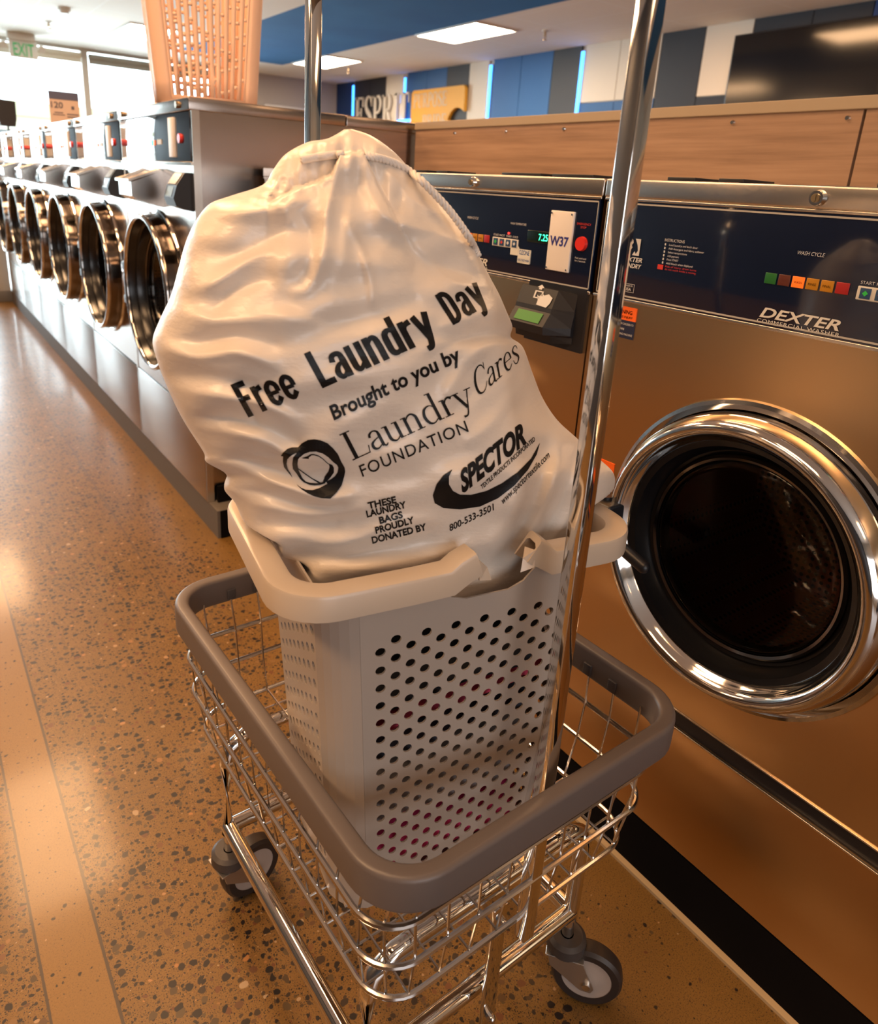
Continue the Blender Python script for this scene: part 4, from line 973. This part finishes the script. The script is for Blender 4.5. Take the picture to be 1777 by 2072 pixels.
# rim: one rolled lip that stops at the break in the front
rp = rrect(.206, .1250, .046, HH+.004, 8)       # starts at +x side, counter-clockwise
n_ = len(rp)
front = []                                     # the front run goes from (-x,-y) corner to (+x,-y)
idx = 3*9
path = [Vector((.062, -.123, HH+.022)), Vector((.070, -.124, HH+.017)), Vector((.086, -.125, HH+.005))] + rp[27:36] + rp[0:27] + [Vector((-.075, -.125, HH+.004)), Vector((-.040, -.125, HH+.005)), Vector((-.026, -.1245, HH+.014)), Vector((-.010, -.1235, HH+.020))]
prof = [(-.0140, -.016), (-.0120, -.016), (-.0110, .002), (-.006, .005), (.006, .005), (.0105, .002), (.0118, -.020), (.0140, -.020), (.0140, .0085), (.0125, .0115), (.009, .013), (-.009, .013), (-.0125, .0115), (-.0140, .0085)]
m_ = MB(); m_.sweep(path, [(-a, b) for a, b in prof], False); obj('rim', m_, mat('greige_rim', (.52, .43, .34), .34, 0, Coat_Weight=.25, Coat_Roughness=.2), hamper, 40)
for (c_, d_) in (((-.008, -.126, HH+.012), 1), ((.060, -.126, HH+.014), -1)):
    m_ = MB(); v = [Vector(c_) + Vector(q) for q in ((0, -.010, .008), (d_*.012, -.006, -.002), (d_*.004, .004, .006), (0, -.012, -.012), (d_*.016, -.010, -.016))]
    vs = [m_.bm.verts.new(q) for q in v]
    for f in ((0, 1, 2), (0, 3, 1), (3, 4, 1), (1, 4, 2)): m_.bm.faces.new([vs[i] for i in f])
    sh = obj('broken_edge', m_, MATS['greige_rim'], hamper, 0); md = sh.modifiers.new('wall', 'SOLIDIFY'); md.thickness = .002

# clothes seen through the holes
def garment(name, label, z0, z1, col, seed, tilt=0., sh=.965):
    mb = MB(); nu, nv = 40, 8; rnd = np.random.RandomState(seed); ph = rnd.rand(6)*6.28
    zc = (z0+z1)/2; rows = []
    for j in range(nv+1):
        t = j/nv*PI; row = []
        for i in range(nu):
            a = 2*PI*i/nu; ca, sa = math.cos(a), math.sin(a)
            z = zc-(z1-z0)/2*math.copysign(abs(math.cos(t))**.6, math.cos(t)); ax, ay = hw(max(0, min(HH, z)))
            k = (math.sin(t)**.35)*sh if 0 < j < nv else .02
            rx = math.copysign(abs(ca)**.30, ca)*(ax-.010)*k; ry = math.copysign(abs(sa)**.30, sa)*(ay-.010)*k
            wv = .004*(math.sin(5*a+ph[0]+3*t)+math.sin(9*a+ph[1]-2*t)+math.sin(3*a+ph[2]))
            row.append(mb.bm.verts.new((rx*(1+wv*.3), ry*(1+wv*.3), z+wv*(1 if 0 < j < nv else 0)+tilt*rx)))
        rows.append(row)
    for A, B in zip(rows, rows[1:]):
        for i in range(nu): mb.bm.faces.new((A[i], A[(i+1) % nu], B[(i+1) % nu], B[i]))
    mb.bm.faces.new(rows[0][::-1]); mb.bm.faces.new(rows[-1])
    o = obj(name, mb, col, None, 180); o.location = (hx, hy, .3660); o.rotation_euler = (0, 0, hyaw)
    return tag(o, label, 'clothing')
PINK = mat('pink_cloth', (.90, .05, .20), .8)
garment('crumpled_shirt', 'bright pink crumpled garment at the bottom of the hamper, seen through the holes', .020, .085, PINK, 1, .0)
garment('crumpled_towel', 'pale grey patterned cloth in the middle of the hamper, seen through the holes', .105, .192, mat('grey_cloth', (.42, .38, .37), .85), 2, .03)
garment('crumpled_trousers', 'thin dark slate garment layer just under the pink band in the hamper', .220, .229, mat('slate_cloth', (.05, .055, .075), .85), 3, .08)
garment('crumpled_blouse', 'thin pink band of cloth between dark layers in the hamper', .256, .266, mat('coral_cloth', (.95, .09, .18), .8), 4, .12)
garment('crumpled_jacket', 'black garment below the white bag, seen through the upper holes', .282, .304, mat('black_cloth', (.008, .009, .014), .85), 5, .10)

# ------------------------------------------------------------------ laundry bag
def sight(x, y):
    """direction in which the camera saw a point of the photograph (used to take measurements of the bag)"""
    return (cR*((x-PCX)/FPX) - cU*((y-PCY)/FPX) + cF)
BT = Vector((math.cos(math.radians(-18)), math.sin(math.radians(-18)), 0)); BN = Vector((BT.y, -BT.x, 0))      # along the bag, out of its front
BP = Vector((.470, .640, 1.0))
def on_bag_plane(x, y, off):
    d = sight(x, y); p0 = BP + BN*off
    return CAM + d*((p0-CAM).dot(BN)/d.dot(BN))
outl = [((697, 262), (712, 261)), ((664, 280), (752, 275)), ((622, 288), (795, 305)), ((578, 312), (828, 340)), ((552, 345), (858, 374)), ((532, 374), (893, 412)), ((468, 396), (930, 455)), ((424, 413), (955, 490)),
        ((396, 447), (976, 530)), ((376, 490), (994, 565)), ((362, 540), (1011, 597)), ((346, 597), (1026, 632)), ((322, 650), (1037, 660)), ((309, 688), (1034, 682)), ((318, 730), (1058, 702)), ((338, 782), (1078, 755)),
        ((360, 830), (1098, 805)), ((380, 865), (1128, 850)), ((412, 915), (1168, 887)), ((418, 935), (1205, 922)), ((458, 960), (1240, 955)), ((454, 990), (1244, 985)), ((476, 1018), (1232, 1020)), ((488, 1050), (1215, 1055)),
        ((492, 1092), (1192, 1100)), ((508, 1140), (1165, 1146)), ((545, 1185), (1130, 1185)), ((590, 1222), (1090, 1215))]
NVV, NU = 190, 150
Lc = catmull([a for a, b in outl], NVV); Rc = catmull([b for a, b in outl], NVV)
tt = np.linspace(0, len(outl)-1, NVV)
Dk = np.interp(tt, [0, 1, 2, 4, 6, 9, 12, 14, 17, 20, 22, 24, 27], [.012, .024, .035, .052, .072, .100, .118, .124, .122, .118, .110, .100, .094])
uu = np.sin(np.linspace(-PI/2, PI/2, NU))
def bump_along(X, Yv, pts, amp, wd, sharp=1.):
    P = catmull(pts, 24); d2 = np.full(X.shape, 1e9); par = np.zeros(X.shape)
    for i in range(len(P)-1):
        a, b = P[i], P[i+1]; ab = b-a; t = np.clip(((X-a[0])*ab[0]+(Yv-a[1])*ab[1])/(ab@ab+1e-9), 0, 1)
        q = (X-a[0]-t*ab[0])**2+(Yv-a[1]-t*ab[1])**2; m = q < d2; d2 = np.where(m, q, d2); par = np.where(m, (i+t)/(len(P)-1), par)
    ta = np.sin(np.clip(par, 0, 1)*PI)**.6*.75+.25
    return amp*np.exp(-(np.sqrt(d2)/wd)**(2/sharp))*ta
U, PXX = np.meshgrid(uu, np.zeros(NVV)); DD = np.repeat(Dk[:, None], NU, 1)
PX_ = (Lc[:, :1]+Rc[:, :1])/2 + U*(Rc[:, :1]-Lc[:, :1])/2; PY_ = (Lc[:, 1:]+Rc[:, 1:])/2 + U*(Rc[:, 1:]-Lc[:, 1:])/2
env = np.sqrt(np.clip(1-np.abs(U)**2.3, 0, 1)); dep = DD*env
F = np.zeros_like(dep)
mm = .001
folds = [  # measured from the photograph: ridge (+) or valley (-) lines, height mm, width px
 ([(694, 330), (668, 400), (656, 480), (648, 540), (622, 585), (585, 592)], 11, 15), ([(600, 420), (628, 470), (630, 520), (606, 560)], -9, 22), ([(660, 590), (690, 540), (700, 470), (712, 400)], 7, 22),
 ([(740, 330), (752, 400), (800, 450), (880, 470), (960, 500)], 7, 16), ([(800, 480), (850, 520), (910, 548), (985, 556)], -11, 24), ([(700, 440), (728, 500), (748, 560), (755, 620)], 5, 7), ([(840, 490), (880, 540), (930, 575), (1000, 580)], 6, 12),
 ([(808, 352), (812, 390), (806, 430)], -5, 7), ([(770, 340), (800, 360), (830, 400), (905, 440)], 5, 10), ([(900, 440), (940, 500), (1000, 600), (1020, 640)], 5, 10),
 ([(415, 420), (470, 432), (560, 420), (620, 400)], 7, 16), ([(400, 500), (470, 510), (540, 490), (590, 450)], -9, 26), ([(378, 590), (430, 575), (500, 530), (560, 500)], 8, 14), ([(420, 640), (460, 600), (520, 570), (560, 560)], -8, 20),
 ([(352, 620), (400, 640), (470, 650), (560, 640), (640, 650)], 8, 20), ([(330, 680), (400, 690), (480, 680), (570, 700)], -9, 18), ([(325, 705), (400, 722), (480, 712), (560, 740)], 9, 13), ([(335, 760), (420, 762), (500, 780), (580, 815)], -7, 13),
 ([(345, 785), (430, 800), (520, 815), (600, 850)], 8, 12), ([(370, 845), (450, 845), (540, 865), (610, 900)], -8, 12), ([(380, 868), (460, 872), (540, 895), (600, 930)], 8, 11), ([(415, 935), (480, 930), (540, 945), (600, 965)], -9, 10),
 ([(430, 950), (500, 955), (580, 985), (660, 1010), (720, 1000)], 9, 11), ([(462, 985), (540, 1000), (620, 1025), (700, 1022)], -9, 11), ([(480, 1010), (560, 1030), (650, 1040), (740, 1025)], 7, 12),
 ([(540, 1075), (640, 1095), (720, 1090), (800, 1055), (880, 1050)], 7, 16), ([(590, 1110), (690, 1125), (780, 1110), (880, 1080)], -7, 15), ([(640, 1150), (740, 1150), (850, 1130), (960, 1100)], 6, 16), ([(520, 1060), (600, 1062), (690, 1055)], -5, 12),
 ([(720, 690), (800, 655), (880, 640), (960, 650)], 5, 24), ([(560, 600), (660, 650), (760, 640), (850, 600)], -6, 28),
 ([(1032, 684), (985, 700), (940, 740), (900, 800)], 9, 14), ([(1045, 730), (995, 760), (950, 800), (900, 850)], -7, 13), ([(1075, 770), (1030, 810), (990, 860), (940, 900)], 6, 15), ([(1032, 668), (990, 672), (930, 690), (860, 730)], -7, 12), ([(1020, 625), (960, 640), (890, 660)], 6, 16),
 ([(1135, 870), (1125, 960), (1090, 1050), (1030, 1150)], 8, 11), ([(1165, 900), (1148, 980), (1110, 1060), (1060, 1140)], -8, 10), ([(1105, 890), (1090, 980), (1050, 1070), (990, 1150)], -6, 12), ([(1190, 920), (1175, 1000), (1135, 1070), (1095, 1130)], 7, 10),
 ([(1060, 960), (1030, 1040), (985, 1110)], 5, 14), ([(478, 780), (500, 820), (522, 862)], -4, 7)]
for pts, a, wd in folds: F += bump_along(PX_, PY_, pts, a*mm*1.15, wd*1.15, 1.35)
rs = np.random.RandomState(3)
for k in range(26):
    th = rs.uniform(-.5, .9); fr = rs.uniform(.012, .05); ph = rs.uniform(0, 6.28)
    F += (.0009/(.5+fr*30))*np.sin(fr*(PX_*math.cos(th+1.1)+PY_*math.sin(th+1.1))*2+ph+.6*np.sin(PX_*.011+ph))
# gathers under the drawn neck
gth = np.exp(-((PY_-330-.18*(PX_-700))/70)**2); F += gth*.0012*np.sin(PX_*.13+.03*PY_)+gth*.001*np.sin(PX_*.24+1)
# the front flap that stands proud of the open mouth behind it
lip = np.interp(PX_, [500, 560, 600, 640, 672, 688, 735, 770, 820, 900], [420, 402, 378, 366, 350, 309, 304, 380, 480, 640])
st = np.clip((PY_-lip)/7, 0, 1); st = st*st*(3-2*st); wx = np.clip((PX_-540)/40, 0, 1)*np.clip((840-PX_)/70, 0, 1)
F += .020*st*wx*np.exp(-np.clip(PY_-lip, 0, 999)/110)
F += -.010*wx*(1-st)*np.exp(-np.clip(lip-PY_, 0, 999)/30)
# ruckled cloth by the mouth
rk = np.exp(-((PX_-548)/42)**2-((PY_-386)/26)**2); F += rk*.003*(np.sin(PX_*.23+PY_*.1)+.7*np.sin(PX_*.1-PY_*.3+1))
dep2 = dep + F*np.clip(env*1.6, 0, 1)
mb = MB(); bm = mb.bm
front = [[None]*NU for _ in range(NVV)]; back = [[None]*NU for _ in range(NVV)]
for i in range(NVV):
    for j in range(NU):
        p = on_bag_plane(PX_[i, j], PY_[i, j], 0)
        front[i][j] = bm.verts.new(on_bag_plane(PX_[i, j], PY_[i, j], dep2[i, j]))
        if 0 < j < NU-1 and j % 3 == 0: back[i][j] = bm.verts.new(p - BN*dep[i, j]*.95)
for i in range(NVV-1):
    for j in range(NU-1): bm.faces.new((front[i][j], front[i+1][j], front[i+1][j+1], front[i][j+1]))
bj = [0]+[j for j in range(3, NU-1, 3)]+[NU-1]
gb = lambda i, j: front[i][j] if j in (0, NU-1) else back[i][j]
for i in range(NVV-1):
    for a, b in zip(bj, bj[1:]): bm.faces.new((gb(i, a), gb(i, b), gb(i+1, b), gb(i+1, a)))
# the part down inside the hamper: closed rings that settle to the hamper's inside
ring0 = [front[-1][j] for j in range(NU)] + [gb(NVV-1, j) for j in bj[1:-1][::-1]]
prev = ring0; hc = Vector((hx, hy, 0)); hu = Vector((math.cos(hyaw), math.sin(hyaw), 0)); hv = Vector((-hu.y, hu.x, 0))
def inside(p):
    """cloth below the rim keeps inside the hamper's walls"""
    d = p - Vector((hx, hy, p.z)); x_, y_ = d.dot(hu), d.dot(hv)
    for lx_, ly_, hi, fade in ((.186, .111, .845, .016), (.160, .111, .818, .012)):
        f = min(1, max(0, (hi-p.z)/fade)); f = f*f*(3-2*f)
        cx_ = max(-lx_, min(lx_, x_)); cy_ = max(-ly_, min(ly_, y_))
        q = (abs(cx_/lx_)**7+abs(cy_/ly_)**7)**(1/7)
        if q > 1: cx_ /= q; cy_ /= q
        x_ += (cx_-x_)*f; y_ += (cy_-y_)*f
    r_ = hc + hu*x_ + hv*y_; r_.z = p.z; return r_
for v0 in bm.verts: v0.co = inside(v0.co)
zt_ = .737
for k, (t_z, sc_) in enumerate(((.25, 1.), (.5, .99), (.72, .97), (.88, .92), (.97, .75), (1., .40), (1., .03))):
    cur = []
    for v0 in ring0:
        z_ = v0.co.z + (zt_-v0.co.z)*t_z; e = inside(Vector((v0.co.x, v0.co.y, z_)))
        e = Vector((hx, hy, z_)).lerp(e, sc_); e.z = z_; cur.append(bm.verts.new(e))
    n = len(cur)
    for i in range(n): bm.faces.new((prev[i], prev[(i+1) % n], cur[(i+1) % n], cur[i]))
    prev = cur
bm.faces.new(prev)
bm.faces.new([front[0][j] for j in range(NU)] + [gb(0, j) for j in bj[1:-1][::-1]])
def satin():
    m = mat('white_satin', (.75, .66, .57), .34, 0, Sheen_Weight=.25, Sheen_Roughness=.4, Specular_IOR_Level=.55, Subsurface_Weight=.0)
    t = NT(m); P = t.coords('Object')
    n1 = t.noise(t.coords('Object', (1, 1, 2.2)), 16, 4, .6); n2 = t.noise(P, 900, 1, .5)
    t.bump(t.math('ADD', n1, t.math('MULTIPLY', n2, .03)), .35, .006)
    return m
SATIN = satin()
bag = obj('laundry_bag', mb, SATIN, None, 180)
tag(bag, 'stuffed white satin laundry bag printed with black lettering, standing in the hamper', 'laundry bag')
bvh = BVHTree.FromPolygons([v.co.copy() for v in bag.data.vertices], [tuple(p.vertices) for p in bag.data.polygons])
def press(bm, lift=.0011):
    """lay flat lettering (in photograph measure) onto the cloth"""
    xs = [v.co.x for v in bm.verts]; ys = [v.co.y for v in bm.verts]
    stp = 6.5
    for ax, lo, hi in ((0, min(xs), max(xs)), (1, min(ys), max(ys))):
        c = lo+stp
        while c < hi:
            nrm = Vector((1, 0, 0)) if ax == 0 else Vector((0, 1, 0))
            bmesh.ops.bisect_plane(bm, geom=bm.verts[:]+bm.edges[:]+bm.faces[:], plane_co=nrm*c, plane_no=nrm, dist=1e-4); c += stp
    for v in bm.verts:
        d = sight(v.co.x, v.co.y).normalized(); h = bvh.ray_cast(CAM, d)
        if h[0] is None: h = (on_bag_plane(v.co.x, v.co.y, .1), None, 0, 0)
        v.co = h[0] - d*lift
PRINT = mat('print_ink', (.004, .004, .005), .45, 0, Specular_IOR_Level=.28)
def words(tp, o, along, up, width=True):
    V, Fc, w = tp; b = bmesh.new(); k = 1/w
    vs = [b.verts.new((o[0]+along[0]*x*k+up[0]*y, o[1]+along[1]*x*k+up[1]*y, 0)) for x, y in V]
    for f in Fc:
        try: b.faces.new([vs[i] for i in f])
        except ValueError: pass
    return b
def bend(b, fn):
    for v in b.verts: v.co.x, v.co.y = fn(v.co.x, v.co.y)
    return b
def shape(*polys):
    b = bmesh.new()
    for p in polys: b.faces.new([b.verts.new((x, y, 0)) for x, y in p])
    b.normal_update(); bmesh.ops.triangulate(b, faces=b.faces[:], quad_method='BEAUTY', ngon_method='EAR_CLIP')
    return b
Zm = lambda pts: [(400+x/2.221, 550+y/2.221) for x, y in pts]
prints = []
for s_, o, al, up in (('Free', (503, 845), (112, -44), (-37, -66)), ('Laundry', (653, 786), (238, -106), (-38, -70)), ('Day', (918, 658), (74, -44), (-38, -60))):
    prints.append(('printed_title', words(serif_polys(s_, 1, 0, GROT), o, al, up)))
prints.append(('printed_line', words(text_polys('Brought to you by', bold=.024), (676, 850), (258, -122), (-10, -27))))
prints.append(('printed_name', words(serif_polys('Laundry', 1, -.02), (712, 933), (252, -116), (-27, -52))))
prints.append(('printed_name', words(serif_polys('Cares', 1, -.02), (964, 806), (90, -78), (-10, -53))))
prints.append(('printed_line', words(text_polys('FOUNDATION', bold=.002, spacing=1.12), (734, 965), (215, -92), (-8, -22))))
for i, (s_, x_, y_, w_, dy) in enumerate((('THESE', 746, 1030, 57, -13), ('LAUNDRY', 743, 1047, 80, -20), ('BAGS', 769, 1060, 47, -13), ('PROUDLY', 761, 1080, 78, -22), ('DONATED BY', 754, 1100, 110, -28))):
    prints.append(('printed_line', words(text_polys(s_, bold=.034), (x_, y_), (w_, dy), (-2.5, -12.5))))
prints.append(('printed_name', words(text_polys('SPECTOR', bold=.045, shear=.25), (936, 997), (130, -103), (-9, -38))))
prints.append(('printed_line', words(text_polys('TEXTILE PRODUCTS INCORPORATED', bold=.02, shear=.15), (976, 990), (108, -99), (-3, -7.5))))
prints.append(('printed_line', words(text_polys('www.spectortextile.com', bold=.01, shear=.2), (1018, 1021), (95, -97), (-4, -12))))
prints.append(('printed_line', words(text_polys('800-533-3501', bold=.012, shear=.2), (911, 1075), (91, -44), (-3, -12))))
prints.append(('printed_swoosh', shape(Zm([(1145, 888), (1105, 915), (1075, 955), (1058, 1005), (1066, 1040), (1105, 1062), (1180, 1068), (1270, 1055), (1350, 1018), (1425, 960), (1485, 890), (1525, 820), (1539, 768), (1500, 838), (1440, 900), (1370, 950), (1300, 985), (1230, 1003), (1180, 1002), (1148, 985), (1130, 955), (1130, 920)]))))
Zh = lambda pts: [(550+x/10.453, 870+y/10.453) for x, y in pts]
heart = shape(Zh([(555, 365), (640, 280), (760, 215), (900, 198), (1040, 220), (1180, 280), (1300, 390), (1400, 510), (1470, 670), (1540, 790), (1555, 880), (1530, 1000), (1480, 1170), (1380, 1310), (1240, 1455), (1060, 1445), (900, 1405), (760, 1340), (640, 1260), (560, 1190), (528, 1148),
                  (620, 1220), (720, 1262), (860, 1272), (1000, 1232), (1110, 1175), (1182, 1138), (1150, 1092), (1250, 1050), (1340, 980), (1395, 900), (1412, 800), (1380, 740), (1300, 680), (1200, 580), (1080, 500), (940, 458), (800, 465), (680, 510), (600, 580), (560, 560), (520, 480)]))
h2 = shape(Zh([(560, 470), (460, 570), (450, 600), (435, 720), (450, 830), (530, 930), (600, 1040), (680, 1110), (800, 1160), (900, 1172), (1020, 1162), (1130, 1130), (1140, 1100), (1080, 1118), (960, 1128), (820, 1120), (720, 1090), (650, 1020), (600, 920), (560, 830), (545, 720), (560, 620), (600, 570), (650, 510)]),
           Zh([(600, 365), (420, 370), (330, 400), (240, 480), (190, 550), (240, 560), (238, 680), (260, 790), (330, 880), (400, 960), (443, 1022), (400, 920), (340, 830), (312, 720), (330, 620), (380, 570), (450, 520), (530, 480), (620, 460)]))
h3 = shape(Zh([(630, 600), (760, 555), (830, 512), (900, 512), (1000, 545), (1080, 600), (1190, 705), (1280, 740), (1315, 800), (1315, 900), (1240, 1010), (1160, 1090), (1060, 1140), (980, 1118), (860, 1046), (700, 938), (556, 830), (556, 806), (700, 912), (860, 1020), (1040, 1114), (1085, 1100), (1130, 980), (1200, 880), (1226, 790), (1215, 735), (1160, 700), (1080, 620), (990, 565), (900, 538), (840, 540), (790, 580), (780, 615)]))
for b_ in (heart, h2, h3): prints.append(('printed_heart', b_))
for nm, b_ in prints:
    press(b_); obj(nm, b_, PRINT, bag, 0, False)

# braided drawstring lying over the neck, and the ruffled mouth
def strand_path(pts, off=.0055):
    P = catmull(pts, 120); out = []
    for x, y in P:
        d = sight(x, y).normalized(); h = bvh.ray_cast(CAM, d)
        p = h[0] if h[0] is not None else on_bag_plane(x, y, .05)
        out.append(p - d*off)
    # even out
    A = np.array([list(p) for p in out])
    for _ in range(14): A[1:-1] = A[1:-1]*.4+(A[:-2]+A[2:])*.3
    return [Vector(a) for a in A]
ROPE = mat('white_cord', (.78, .72, .66), .7)
for pts in ([(612, 323), (640, 318), (668, 314), (690, 313)], [(740, 314), (768, 320), (800, 330), (838, 352), (872, 385), (905, 420), (932, 455), (955, 490), (968, 518)]):
    path = strand_path(pts); m_ = MB(); L = 0
    for s_ in range(3):
        q = []
        for i, p in enumerate(path):
            a = path[max(0, i-1)]; c = path[min(len(path)-1, i+1)]; d = (c-a).normalized(); n1 = d.cross(Vector((0, 0, 1))).normalized(); n2 = d.cross(n1)
            th = i*.62+2*PI*s_/3; q.append(p + n1*math.cos(th)*.0019+n2*math.sin(th)*.0019)
        m_.tube(q, .0021, 7)
    obj('drawstring', m_, ROPE, bag, 180)
